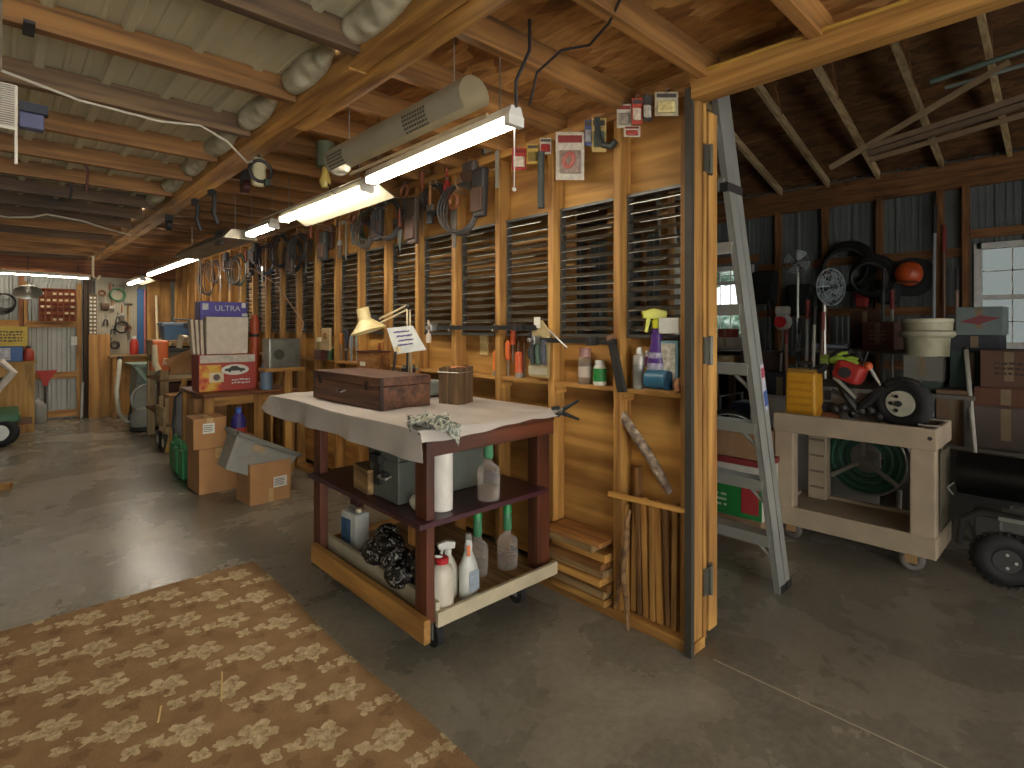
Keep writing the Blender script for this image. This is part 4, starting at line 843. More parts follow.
for i in range(7): m_.box(.43+i*.071-.005, .43+i*.071+.005, 10.81, 10.87, 1.5, 2.0)
obj('divider', m_, wood('rack_wood', 'a85a2a', '6a3016', 'z'), rk)
rr = random.Random(2); m_ = MB()
for j in range(5):
    for i in range(6):
        if rr.random() < .6: m_.boxc((.465+i*.071, 10.83, 1.53+j*.098), (.04, .03, .03))
obj('small_parts', m_, plain('c8b48a', .5), rk, kind='stuff')
dl = thing('dish_lamp', 'round silver dish lamp hanging in front of the steel door', 'lamp', (.29, 10.45, 1.93)); obj('lamp_shade', MB().lathe([(.165, -.03), (.16, -.02), (.11, .03), (.05, .06), (.03, .1)], n=24, caps=False, ax=(0, .55, .8)), plain('b0b0a8', .35, .6), dl, smooth=True); obj('bulb', MB().sph((0, 0, .0), .04, 10), plain('d8d4c8', .3), dl, smooth=True); obj('cord', MB().tube([(0, 0, .1), (0, 0, .58)], .005), DARK, dl)
t = thing('wall_switch_box', 'pale grey electrical box on the right stile of the steel door', 'switch', (.84, 10.88, 1.2)); obj('box_body', MB().boxc((0, 0, 0), (.07, .05, .13)), plain('b4b4aa', .5), t, bev=.004); obj('cover_plate', MB().boxc((0, -.028, 0), (.075, .005, .135)), plain('c4c4ba', .5), t)
t = thing('shovel', 'red blade shovel standing upside down against the steel door', 'shovel', (.50, 10.75, 0), world=True); obj('handle', MB().tube([(.49, 10.75, 0), (.50, 10.82, .55)], .014, 8), DARK, t); obj('blade', MB().prism([(.38, .76), (.64, .76), (.54, .60), (.53, .53), (.47, .53), (.46, .60)], 10.80, 10.815, 'y'), plain('a8281e', .5), t, bev=.003)
solo('white_stick', 'white stick standing at the right jamb of the steel door', 'stick', MB().cyl((.93, 10.82, 0), (.945, 10.85, .55), .018, n=8), WHITE, (.93, 10.82, 0))
bottle('water_jug', 'clear plastic jug on the floor beside the steel door', (.40, 10.6, 0), [(.10, 0), (.11, .02), (.11, .25), (.06, .32), (.03, .34)], glassy('b8bab4', .45, .15), (.035, .34, .37), WHITE, cat='jug')
coil = MB()
for q in range(5): coil.torus((.02+.01*q, 10.9-.01*q, 1.75+.01*q), (.1*q-.2, 1, .1), .15-.01*q, .008, 24, 5)
t = thing('wire_coil', 'loose black cable coil on the end wall at the left edge', 'coil', (.02, 10.9, 1.9), world=True); obj('coil', coil, BLACK, t, smooth=True); obj('nail', MB().cyl((.03, 10.85, 1.9), (.03, 10.99, 1.9), .006), STL, t)
# plywood end cabinet and counter
t = thing('plywood_cabinet', 'plywood fronted counter under the pegboard', 'cabinet', (1.5, 10.6, 0), world=True)
obj('side_panel', MB().box(1.0, 1.27, 10.64, 10.66, 0, 1.30), plyw('z'), t); obj('back_panel', MB().box(1.27, 2.15, 10.78, 10.8, 0, .93), plyw('z'), t); obj('counter_top', MB().box(1.24, 2.15, 10.45, 10.95, .93, .965), gwood('x'), t, bev=.003); obj('leg', MB().box(1.28, 1.33, 10.47, 10.52, 0, .93), pine('z'), t); obj('stretcher', MB().box(1.28, 2.1, 10.5, 10.54, .85, .93), pine('x'), t)
t = thing('sample_strip', 'narrow board of small white samples left of the pegboard', 'board', (1.06, 10.7, 1.29), world=True); obj('board', MB().box(1.005, 1.105, 10.66, 10.68, 1.29, 1.92), plain('6a5a40', .8), t)
m_ = MB()
for j in range(10):
    for i in range(2): m_.boxc((1.03+i*.048, 10.655, 1.33+j*.06), (.03, .012, .03))
obj('sample', m_, PAPER, t, kind='stuff')
def pegmat():
    m, n, b = nt('pegboard'); tc = N(n, 'ShaderNodeTexCoord'); sp = N(n, 'ShaderNodeVectorMath', operation='FRACTION'); sc = N(n, 'ShaderNodeVectorMath', operation='SCALE'); sc.inputs['Scale'].default_value = 26
    L(n, tc.outputs['Object'], sc.inputs[0]); L(n, sc.outputs[0], sp.inputs[0]); ds = N(n, 'ShaderNodeVectorMath', operation='MULTIPLY_ADD'); L(n, sp.outputs[0], ds.inputs[0]); ds.inputs[1].default_value = (1, 0, 1); ds.inputs[2].default_value = (-.5, 0, -.5)
    ln = N(n, 'ShaderNodeVectorMath', operation='LENGTH'); L(n, ds.outputs[0], ln.inputs[0]); L(n, ramp(n, ln.outputs['Value'], [(.14, srgb('3a342c')), (.18, srgb('a29a86'))]), b.inputs['Base Color']); b.inputs['Roughness'].default_value = .7; return m
pg = solo('pegboard', 'grey pegboard covered with hand tools on the end wall', 'pegboard', MB().box(1.11, 1.68, 10.90, 10.915, .965, 2.3), pegmat(), (1.4, 10.9, .965))
PEG = [('tool_pouch', 105, 303, .12, '6a5238', 'tan pouch on the pegboard, left of the middle'), ('wire_coil', 122, 321, .2, '2e2c2a', 'black cable ring on the pegboard, right of the middle'), ('pliers', 118, 312, .2, '33302c', 'black pliers on the pegboard, centre'), ('brush', 112, 300, .2, '50463a', 'dark brush on the pegboard, centre'), ('hand_saw', 129, 325, .24, '5c5648', 'small saw on the pegboard, lower right'), ('pliers', 106, 315, .18, '2c2a28', 'dark pliers on the pegboard, lower left'), ('hand_saw', 103, 290, .25, '77705e', 'small saw on the pegboard, upper left'), ('pliers', 113, 325, .16, '3a3634', 'black snips on the pegboard, lower middle'), ('brush', 122, 305, .26, '5a5248', 'brush on the pegboard, middle'), ('hammer', 128, 303, .3, '3c3a36', 'hammer on the pegboard, right of the middle'),
       ('wire_coil', 118, 288, .22, '4a7a56', 'green coil on the pegboard, upper middle'), ('trowel', 110, 283, .25, '6c6658', 'trowel on the pegboard, top'), ('wire_coil', 106, 335, .14, '45403a', 'small dark ring on the pegboard, lower left'), ('square_ruler', 124, 285, .3, '7a766a', 'square on the pegboard, top right'), ('wire_coil', 115, 341, .13, '383430', 'small black ring on the pegboard, bottom')]
def peg_tool(k, px, py, l, c, lb):
    p = W(px, py, Y=10.87); a = len(bpy.data.objects); before = set(bpy.data.objects)
    hang_tool(k, px, py, l, p.x, c, lb)
    root = [o for o in bpy.data.objects if o not in before and o.parent is None][0]
    root.rotation_euler = (0, 0, PI/2); root.location = p
for a in PEG: peg_tool(*a)
t = thing('level', 'long blue level hung at the right of the pegboard', 'level', (1.72, 10.85, .97), world=True); obj('level_body', MB().box(1.66, 1.75, 10.84, 10.88, .97, 2.05), plain('2f5a8a', .5), t, bev=.003); obj('edge', MB().box(1.752, 1.775, 10.84, 10.88, .97, 2.05), plain('b06a6a', .5), t)
bottle('red_bottle', 'red bottle standing on the counter under the pegboard', (1.60, 10.75, .965), [(.055, 0), (.06, .02), (.06, .2), (.03, .26)], plain('b0382c', .4), (.03, .26, .3), WHITE)
# plywood sheet and slender boards on the partition far end
solo('plywood_sheet', 'plywood sheet standing at the far end of the stud wall', 'board', MB().box(1.80, 2.14, 10.88, 10.90, .97, 2.42), plyw('z'), (2, 10.9, .97))
t = thing('gun_stick', 'pale stick standing against the far plywood', 'stick', (1.95, 10.7, .965), world=True); obj('stick_body', MB().cyl((1.93, 10.75, .97), (1.93, 10.86, 1.95), .02), CREAM, t)
# tool bench with table saw and clutter
tb = thing('tool_stand', 'rough wooden stand holding the blue toolbox', 'stand', (1.85, 8.1, 0), world=True)
for x in (1.45, 2.05):
    for y in (7.7, 8.5): obj('leg', MB().box(x-.04, x+.04, y-.03, y+.03, 0, 1.22), lwood('z'), tb)
for z in (.35, .75, .98, 1.22): obj('shelf', MB().box(1.40, 2.12, 7.65, 8.55, z, z+.03), gwood('x') if z < 1 else lwood('x'), tb)
obj('drawer_box', MB().box(1.48, 2.02, 7.72, 8.3, .39, .72), wood('walnut_strip', '6a4228', '40261a', 'x'), tb)
for i, (z, c) in enumerate(((1.01, '4a4a46'), (1.06, '55584e'), (1.115, '3a3a38'), (.78, 'b0a080'), (.83, '8a7a60'))):
    solo('plank', f'loose plank lying in the tool stand, {ORD[i]} of the pile', 'plank', MB().box(1.42+.02*i, 2.08, 7.66, 8.4, z, z+.045), plain(c, .7, 0, .2, 6), (1.8, 8, z))
tx = thing('toolbox', 'blue plastic toolbox on top of the rough stand', 'toolbox', (1.72, 8.0, 1.25)); obj('box_body', MB().boxc((0, 0, .09), (.50, .26, .18), None, .92), plain('3a5878', .45), tx, bev=.01); obj('lid', MB().boxc((0, 0, .2), (.53, .28, .04)), plain('6a7a8a', .45), tx, bev=.01); obj('handle', MB().tube([(-.1, 0, .22), (-.1, 0, .26), (.1, 0, .26), (.1, 0, .22)], .012, 8), plain('4a4a50', .5), tx); obj('latch', MB().boxc((.0, -.142, .18), (.06, .01, .06)), DARK, tx)
ob = thing('orange_machine', 'orange and white power tool on the front of the stand', 'machine', (1.38, 7.9, .98), world=True); obj('body', MB().boxc((1.39, 7.62, 1.12), (.16, .12, .26)), plain('c8642a', .5), ob, bev=.02); obj('grip', MB().tube([(1.33, 7.58, 1.2), (1.33, 7.55, .98), (1.36, 7.55, .9)], [.03, .035, .04], 8), CREAM, ob, smooth=True); obj('motor', MB().cyl((1.40, 7.55, 1.0), (1.5, 7.55, .98), .05), plain('c8a080', .5), ob); obj('base_block', MB().box(1.30, 1.5, 7.55, 7.72, .9, .985), ORANGE, ob)
ts = thing('table_saw', 'grey green table saw with drum dust bag beside the counter', 'saw', (1.6, 9.3, 0), world=True)
obj('saw_table', MB().prism([(1.32, .90), (1.9, .90), (1.9, .86), (1.36, .86)], 9.0, 9.7, 'y'), plain('7c9484', .4, .2), ts); obj('saw_body', MB().boxc((1.62, 9.35, .63), (.46, .5, .46), None, 1.1), plain('747e74', .5), ts, bev=.01)
obj('sloped_guard', MB().prism([(1.32, .90), (1.36, .90), (1.62, .56), (1.56, .52)], 9.0, 9.05, 'y'), plain('8aa494', .5), ts)
obj('dust_drum', MB().cyl((1.48, 8.95, .42), (1.62, 9.3, .42), .2, n=20), plain('9a9a92', .45), ts, smooth=True); obj('drum_ring', MB().torus((1.48, 8.94, .42), (.37, -.93, 0), .2, .015), STL, ts, smooth=True)
for x in (1.42, 1.85):
    for y in (9.1, 9.6): obj('leg', MB().tube([(x, y, .42), (x+(.06 if x > 1.6 else -.06), y, 0.02)], .02), DARK, ts)
hs = [(1.30, 9.9, .92), (1.27, 9.75, .80), (1.22, 9.6, .5), (1.23, 9.5, .2), (1.32, 9.4, .06), (1.5, 9.3, .05), (1.7, 9.2, .08)]
t = thing('vacuum_hose', 'pale flexible hose looping down beside the table saw', 'hose', (1.3, 9.5, 0), world=True); obj('hose', MB().tube(hs, .03, 10), plain('b8b4a2', .5), t, smooth=True); obj('cuff', MB().cyl((1.30, 9.9, .90), (1.305, 9.93, .97), .036), BLACK, t)
sv = thing('shop_vacuum', 'low grey drum vacuum on the floor below the table saw', 'vacuum', (1.45, 8.9, 0)); obj('drum', MB().lathe([(.14, .05), (.17, .07), (.17, .22), (.12, .3), (.05, .32)], n=20), plain('8f8f88', .5), sv, smooth=True); obj('caster_ring', MB().lathe([(.17, .0), (.18, .02), (.17, .06)], n=20), BLACK, sv, smooth=True)
mc = thing('hand_cart', 'small wheeled wooden cart in front of the tool stand', 'cart', (1.5, 7.35, 0), world=True); obj('deck', MB().box(1.36, 1.8, 7.15, 7.55, .28, .32), gwood('x'), mc); obj('side_rail', MB().box(1.34, 1.36, 7.15, 7.55, .28, .50), lwood('y'), mc)
for x, y in ((1.38, 7.2), (1.38, 7.5), (1.78, 7.2), (1.78, 7.5)):
    obj('leg', MB().box(x-.02, x+.02, y-.02, y+.02, .1, .60), lwood('z'), mc); w = obj('wheel', MB().cyl((x-.035, y, .1), (x-.0, y, .1), .1, n=18), BLACK, mc, smooth=True); obj('hub', MB().cyl((x-.04, y, .1), (x+.005, y, .1), .05, n=14), WHITE, w)
carton('cardboard_box', 'battered cardboard box riding on the small wheeled cart', (1.58, 7.36, .325), (.34, .3, .3))
solo('lumber_stick', 'yellowish board leaning against the small wheeled cart', 'board', MB().boxc((1.43, 7.0, .42), (.05, .03, .86), (.22, .16, 0)), plain('c09a52', .7), (1.4, 7.0, 0), bev=.003)
solo('wood_block', 'short square wood block on the floor before the small cart', 'block', MB().box(1.44, 1.60, 6.95, 7.08, 0, .16), lwood('z'), (1.5, 7, 0), bev=.004)
solo('cardboard_sheet', 'bent tan cardboard sheet propped in front of the stand', 'cardboard', MB().sheet(lambda u, v: (1.36+.36*u+.03*math.sin(4*v), 7.0-.25*u+.1*v, .88+.36*v*(.45+.55*u)+.08*u*(1-v)), 8, 8, (.004, .004, 0)), KRAFT, (1.5, 7, .9))
solo('white_hook', 'pale bent bracket lying on top of the cardboard sheet', 'bracket', MB().tube([(1.62, 6.95, 1.16), (1.50, 6.9, 1.30), (1.46, 6.9, 1.32), (1.44, 6.9, 1.18)], .03, 8), CREAM, (1.5, 6.9, 1.2), smooth=True)
# grey bag and green jugs
t = thing('grey_bag', 'tall grey fabric bag slumped beside the stacked cartons', 'bag', (1.44, 6.56, 0)); obj('bag_body', MB().lathe([(.12, 0), (.15, .1), (.14, .4), (.12, .62), (.06, .75)], n=18, sc=(.9, 1.1)), plain('8e8f92', .7, 0, .25, 6), t, smooth=True); obj('strap', MB().tube([(-.10, -.1, .1), (-.15, -.1, .4), (-.12, -.05, .68), (0, 0, .78)], .012), DARK, t, smooth=True)
for i, (x, y, h) in enumerate(((1.26, 5.78, .36), (1.27, 6.06, .33), (1.30, 6.35, .33))):
    t = thing('green_jug', ('tall green plastic jug nearest the stacked cartons', 'green plastic jug in the middle of the three', 'green plastic jug farthest back of the three')[i], 'jug', (x, y, 0), group='green jugs by the cartons'); m_ = MB(); m_.boxc((0, 0, h*.38), (.10, .15, h*.76)); obj('jug_body', m_, plain('1f7a44', .4), t, bev=.02); obj('handle', MB().tube([(0, -.05, h*.76), (0, -.05, h*.95), (0, .04, h*.95), (0, .05, h*.76)], .014, 8), plain('1f7a44', .4), t, smooth=True); obj('cap', MB().cyl((0, .05, h*.74), (0, .05, h*.85), .022), plain('2a8a52', .4), t)
# ---- stacked cartons
carton('cardboard_box', 'plain cardboard box on the floor under the labelled box', (1.36, 5.30, 0), (.30, .36, .375), .02)
carton('cardboard_box', 'cardboard box with white label stacked on the plain box', (1.30, 5.27, .382), (.25, .30, .25), -.02, lab=(-.01, .17, .09, .085))
carton('cardboard_box', 'open cardboard box with barcode label holding the grey tote', (1.585, 4.68, 0), (.32, .27, .32), .07, lab=(.075, .15, .11, .085), open_top=True)
tt = thing('plastic_tote', 'grey plastic tote tipped over in the open cardboard box', 'tote', (1.515, 4.68, .32))
Mt = Matrix.Rotation(math.radians(27), 4, 'Y')
m_ = MB(); bm0 = m_.bm
def rect(z, x, y, e=.0): return [bm0.verts.new((sx*x, sy*y, z)) for sx, sy in ((-1, -1), (1, -1), (1, 1), (-1, 1))]
A = rect(-.12, .22, .105); B = rect(.16, .265, .12); A2 = rect(-.113, .215, .10); B2 = rect(.16, .258, .113)
m_.bridge(A, B); m_.bridge(B2, A2); m_._f(A[::-1]); m_._f(A2); m_.bridge(B, B2); obj('tote_body', m_.xf(Mt), plain('8c8a82', .45), tt, bev=.01)
m_ = MB()
for s in (-1, 1): m_.box(s*.275-.014, s*.275+.014, -.138, .138, .14, .172); m_.box(-.285, .285, s*.128-.010, s*.128+.010, .14, .172)
obj('rim', m_.xf(Mt), plain('74736c', .45), tt, bev=.004); obj('sticker', MB().boxc((-.06, -.119, .10), (.10, .004, .05), (.05, 0, 0)).xf(Mt), plain('a8906e', .6), tt)
# ---- table with stacked boxes
tw = thing('side_table', 'plain wooden table carrying the red, white and purple boxes', 'table', (1.75, 5.8, 0), world=True)
obj('table_top', MB().box(1.30, 2.13, 5.35, 6.25, .78, .81), wood('pine_brown', '9a6030', '5a3418', 'x'), tw, bev=.003)
for x in (1.36, 1.78, 2.08):
    for y in (5.42, 6.18): obj('leg', MB().box(x-.04, x+.04, y-.03, y+.03, 0, .78), pine('z'), tw)
obj('apron', MB().box(1.34, 2.1, 5.40, 5.425, .70, .78), pine('x'), tw)
obj('side_board', MB().box(1.90, 1.92, 5.42, 6.1, .1, .78), plyw('z'), tw)
carton('cardboard_box', 'narrow brown carton between the labelled box and the table', (1.45, 5.8, .0), (.28, .2, .74), tape=False)
rb = thing('printed_box', 'red and yellow printed box with a white oval car picture', 'box', (1.57, 5.72, .812), -.03)
obj('box_body', MB().box(-.245, .245, -.15, .15, 0, .34), plain('a03a30', .5, 0, .15, 4), rb, bev=.003)
def flame():
    m, n, b = nt('printed_flames'); no = N(n, 'ShaderNodeTexNoise'); no.inputs['Scale'].default_value = 9; no.inputs['Detail'].default_value = 2; L(n, coords(n), no.inputs['Vector']); L(n, ramp(n, no.outputs['Fac'], [(.4, srgb('b0392a')), (.5, srgb('c8782a')), (.6, srgb('d0a83a'))]), b.inputs['Base Color']); b.inputs['Roughness'].default_value = .4; return m
obj('yellow_panel', MB().boxc((-.15, -.1515, .125), (.18, .003, .24)), flame(), rb); obj('top_band', MB().boxc((0, -.152, .3), (.47, .003, .07)), plain('b8b0a0', .5, 0, .3, 25), rb)
m_ = MB(); m_.prism([(.06+.12*math.cos(a*PI/12), .195+.05*math.sin(a*PI/12)) for a in range(24)], -.158, -.152, 'y'); ov = obj('oval_badge', m_, plain('d8d6cc', .5), rb)
m_ = MB(); m_.prism([(-.03, .185), (.15, .185), (.14, .205), (.10, .21), (.075, .23), (.03, .23), (.005, .21), (-.03, .205)], -.1615, -.158, 'y'); m_.cyl((.01, -.163, .185), (.01, -.158, .185), .013); m_.cyl((.11, -.163, .185), (.11, -.158, .185), .013); obj('car_picture', m_, plain('3a4038', .5), ov)
strokes('print', rb, WHITE, frame((.11, -.153, .085), (1, 0, 0), (0, 0, 1)), .16, .06, 2, random.Random(4))
m_ = MB(); m_.boxc((-.10, -.155, .13), (.12, .003, .09)); pc = obj('picture_panel', m_, plain('d0c0a0', .5), rb); obj('picture_disc', MB().cyl((-.1, -.159, .13), (-.1, -.156, .13), .03), plain('5a4a48', .5), pc)
wx = thing('foam_box', 'large blank white foam box standing on the red printed box', 'box', (1.55, 5.66, 1.155), 0); obj('box_body', MB().boxc((0.02, 0, .175), (.37, .12, .35), None, .97), plain('cbbfac', .7), wx, bev=.006); 
for i in range(3): obj('side_slab', MB().boxc((-.19-.03*i, .02+.03*i, .16), (.022, .10, .32), (0, -.03-.02*i, 0)), plain('c4b49c', .75), wx)
px_ = thing('purple_box', 'purple box lettered ULTRA behind the white foam box', 'box', (1.60, 5.92, 1.155), -.02); obj('box_body', MB().boxc((0, 0, .25), (.42, .22, .50)), plain('51469c', .45, 0, .25, 8), px_, bev=.004)
text('ULTRA', .075, WHITE, px_, frame((0.03, -.1125, .435), (1, 0, 0), (0, 0, 1))); obj('corner_patch', MB().boxc((-.165, -.112, .45), (.05, .003, .06)), WHITE, px_); obj('corner_patch', MB().boxc((.175, -.112, .47), (.035, .003, .05)), PAPER, px_); obj('corner_patch', MB().boxc((.185, -.112, .375), (.05, .003, .03)), WHITE, px_)
bl = thing('detergent_bottle', 'blue and red bottle on the floor in the shadow under the table', 'bottle', (1.60, 5.38, .40)); 
obj('bottle_body', MB().lathe([(.06, 0), (.065, .02), (.065, .16), (.03, .22)], n=16), plain('38327a', .4), bl, smooth=True); obj('label_band', MB().lathe([(.066, .03), (.066, .09)], n=16, caps=False), plain('b0443a', .5), bl, smooth=True); obj('cap', MB().cyl((0, 0, .22), (0, 0, .27), .025), plain('4a6ac0', .4), bl)
carton('cardboard_box', 'small carton under the table supporting the blue bottle', (1.62, 5.50, 0), (.24, .34, .395), tape=False)
t = thing('red_tube', 'red plastic tube standing at the right of the white foam box', 'tube', (1.86, 5.75, .812)); obj('tube_body', MB().lathe([(.035, 0), (.04, .3), (.045, .66), (.02, .72)], n=14), plain('a84a28', .5), t, smooth=True); obj('band', MB().cyl((0, 0, .5), (0, 0, .53), .046), DARK, t)
bottle('jar', 'small blue grey jar beside the metal panel box', (1.86, 5.42, .812), [(.05, 0), (.055, .02), (.055, .2), (.03, .25)], plain('6c8298', .35), (.035, .25, .29), DARK, cat='jar')
eb = thing('metal_box', 'galvanized metal panel box against the studs above the table', 'box', (1.98, 5.36, 1.02), .05); obj('box_body', MB().boxc((0, 0, .14), (.30, .16, .28)), plain('8a8c84', .35, .7, .25, 8), eb, bev=.004); obj('door_panel', MB().boxc((-.02, -.083, .14), (.24, .006, .24)), plain('96988e', .3, .7, .25, 8), eb, bev=.003); obj('knockout', MB().cyl((-.06, -.09, .13), (-.06, -.086, .13), .05, n=18), plain('55564e', .4, .6), eb)
solo('box_ledge', 'short timber ledge on the studs carrying the metal panel box', 'shelf', MB().box(1.80, 2.17, 5.26, 5.47, .99, 1.02), pine('x'), (2, 5.36, .99)); solo('ledge_post', 'upright timber holding the ledge of the metal panel box', 'post', MB().box(1.99, 2.06, 5.30, 5.35, 0, .99), pine('z'), (2.0, 5.32, 0))
t = thing('wood_case', 'open shallow wooden case with a knot hole hung on the studs', 'case', (2.15, 4.72, 1.14), world=True); obj('back_panel', MB().boxc((2.14, 4.72, 1.30), (.02, .16, .2)), lwood('y'), t); obj('knot', MB().cyl((2.12, 4.72, 1.33), (2.131, 4.72, 1.33), .03), plain('8a5a30', .6), t); obj('drawer', MB().boxc((2.12, 4.8, 1.16), (.06, .14, .09)), plain('4a2220', .5), t)
# ---- pieces of the mower and cabinet at the left edge
mw = thing('riding_mower', 'green riding mower with grey tyre at the left edge of the far floor', 'mower', (-.3, 8.7, 0), world=True)
for y, r in ((8.9, .17),):
    for x in (.10, -.75):
        w = obj('wheel', MB().torus((x-.09, y-.1, r), (.15, 1, 0), r-.055, .055, 24, 10), RUBBER, mw, smooth=True); obj('rim', MB().cyl((x-.09, y-.15, r), (x-.09, y-.06, r), r-.08, n=18), plain('9a9a92', .4, .4), w)
obj('deck', MB().boxc((-.35, 9.2, .33), (1.05, .9, .10)), plain('3a6a4a', .5), mw, bev=.02); obj('front_axle', MB().boxc((.1, 9.3, .22), (.4, .1, .08)), plain('6a4a30', .6), mw); obj('hood', MB().boxc((-.35, 9.5, .47), (.7, .5, .14)), plain('55605a', .5), mw, bev=.04)
cb = thing('cabinet', 'tan wooden cabinet at the left edge behind the mower', 'cabinet', (-.2, 9.9, 0), world=True); obj('cabinet_body', MB().box(-.7, .34, 9.75, 10.15, 0, .93), wood('tan_board', 'b8924e', '94703a', 'z'), cb, bev=.004); obj('cabinet_top', MB().box(-.72, .36, 9.73, 10.17, .93, .955), wood('tan_board', 'b8924e', '94703a', 'x'), cb); obj('hole', MB().cyl((.02, 9.735, .70), (.02, 9.752, .70), .06, n=16), BLACK, cb)
yb = thing('yellow_box', 'yellow box with dark print stacked on the blue box', 'box', (.05, 9.85, 1.16)); obj('box_body', MB().boxc((0, 0, .13), (.44, .22, .26)), plain('c2a83a', .5), yb, bev=.004); strokes('print', yb, DARK, frame((.06, -.1115, .13), (1, 0, 0), (0, 0, 1)), .22, .16, 4, random.Random(8)); 
bb = thing('blue_box', 'blue and white printed box under the yellow box', 'box', (.06, 9.85, .957)); obj('box_body', MB().boxc((0, 0, .1), (.32, .2, .2)), plain('3a5f98', .5), bb, bev=.004); obj('white_panel', MB().boxc((-.05, -.101, .1), (.18, .003, .16)), plain('b8bcc0', .5, 0, .5, 30), bb)
bottle('red_jug', 'dark red jug beside the blue printed box', (.28, 9.83, .957), [(.05, 0), (.06, .02), (.06, .12), (.03, .17)], plain('9a3826', .4), (.025, .17, .2), DARK, cat='jug')
solo('white_chair_arm', 'bent white plastic frame at the left edge before the tan cabinet', 'frame', MB().tube([(-.3, 9.2, .62), (-.05, 9.1, .60), (.12, 9.1, .86), (.02, 9.1, .98), (-.2, 9.2, .95)], .045, 8), plain('cfc6b8', .5), (0, 9.1, .5), smooth=True)
solo('wood_offcut', 'brown board offcut on the floor at the left edge', 'board', MB().boxc((-.1, 6.52, .025), (.36, .09, .05), (0, 0, -.3)), pine('x'), (-.1, 6.52, 0), bev=.004)
# ================================================================ hanging under the shop ceiling
hz = thing('light_housing', 'long beige half round metal housing with vent grilles hung beside the nearest tube', 'housing', (1.22, 2.05, 2.25), world=True)
m_ = MB(); r = .068; HB = plain('aaa28c', .5, .2, .1, 4); y0, y1 = 1.50, 2.56; cz = 2.225
m_.sheet(lambda u, v: (1.225-r*math.cos(-.9+4.3*u), y0+(y1-y0)*v, cz+r*math.sin(-.9+4.3*u)), 18, 1, None); obj('shell', m_, HB, hz, smooth=True)
m_ = MB(); m_.cyl((1.225, y1, cz), (1.225, y1+.02, cz), r, n=24); m_.sph((1.225, y1+.01, cz), r*.98, 14, (1, .4, 1)); obj('end_cap', m_, HB, hz, smooth=True)
for ya in (1.72, 2.40):
    m_ = MB()
    for q in range(9):
        for k in range(5):
            a = .05-.22*k; m_.boxc((1.225-(r+.001)*math.cos(a), ya+q*.018, cz+(r+.001)*math.sin(a)), (.003, .010, .010))
    obj('vent_grille', m_, plain('5a5648', .6), hz)
m_ = MB(); m_.tube([(1.285, y0, 2.17), (1.287, y1, 2.175)], .008); obj('edge_rod', m_, plain('c8b898', .35, .5), hz)
for y in (1.62, 2.45): obj('hanging_wire', MB().tube([(1.225, y, cz+r), (1.225, y, 2.55)], .003), STL, hz)
h2 = thing('light_housing', 'weathered grey metal housing hung between two far tube lights', 'housing', (1.42, 5.5, 2.2), world=True)
m_ = MB(); m_.prism([(1.30, 2.13), (1.36, 2.20), (1.50, 2.20), (1.56, 2.13), (1.55, 2.125), (1.31, 2.125)], 4.75, 6.5, 'y'); obj('shell', m_, plain('938c78', .5, .2, .25, 6), h2); obj('black_bracket', MB().box(1.33, 1.36, 4.95, 5.1, 2.10, 2.21), BLACK, h2)
for y in (4.9, 6.3): obj('hanging_wire', MB().tube([(1.43, y, 2.2), (1.43, y, 2.55)], .003), STL, h2)
cr = thing('cord_reel', 'cream trouble light reel with black cord hanging on the ceiling beam', 'reel', (1.09, 3.3, 2.3), world=True); m_ = MB(); m_.boxc((1.09, 3.3, 2.30), (.075, .05, .17)); obj('reel_body', m_, plain('b0a884', .5), cr, bev=.02); obj('cord', MB().torus((1.09, 3.27, 2.30), (0, 1, 0), .06, .010, 22), BLACK, cr, smooth=True); obj('hook', MB().tube([(1.09, 3.3, 2.385), (1.09, 3.3, 2.41)], .006), BLACK, cr); obj('plug', MB().boxc((1.125, 3.27, 2.24), (.03, .03, .035)), plain('2a3a2c', .5), cr)
bs = thing('bulb_socket', 'hanging yellowed bulb and green socket under the loft joists', 'lamp', (1.33, 2.95, 2.44), world=True); obj('socket', MB().cyl((1.33, 2.95, 2.30), (1.33, 2.95, 2.44), .048, n=14), plain('5a5f48', .6), bs, smooth=True); obj('bulb', MB().lathe([(.018, .0), (.02, -.03), (.034, -.08), (.02, -.115)], c=(1.33, 2.95, 2.30), n=14), plain('c0a85a', .2), bs, smooth=True)
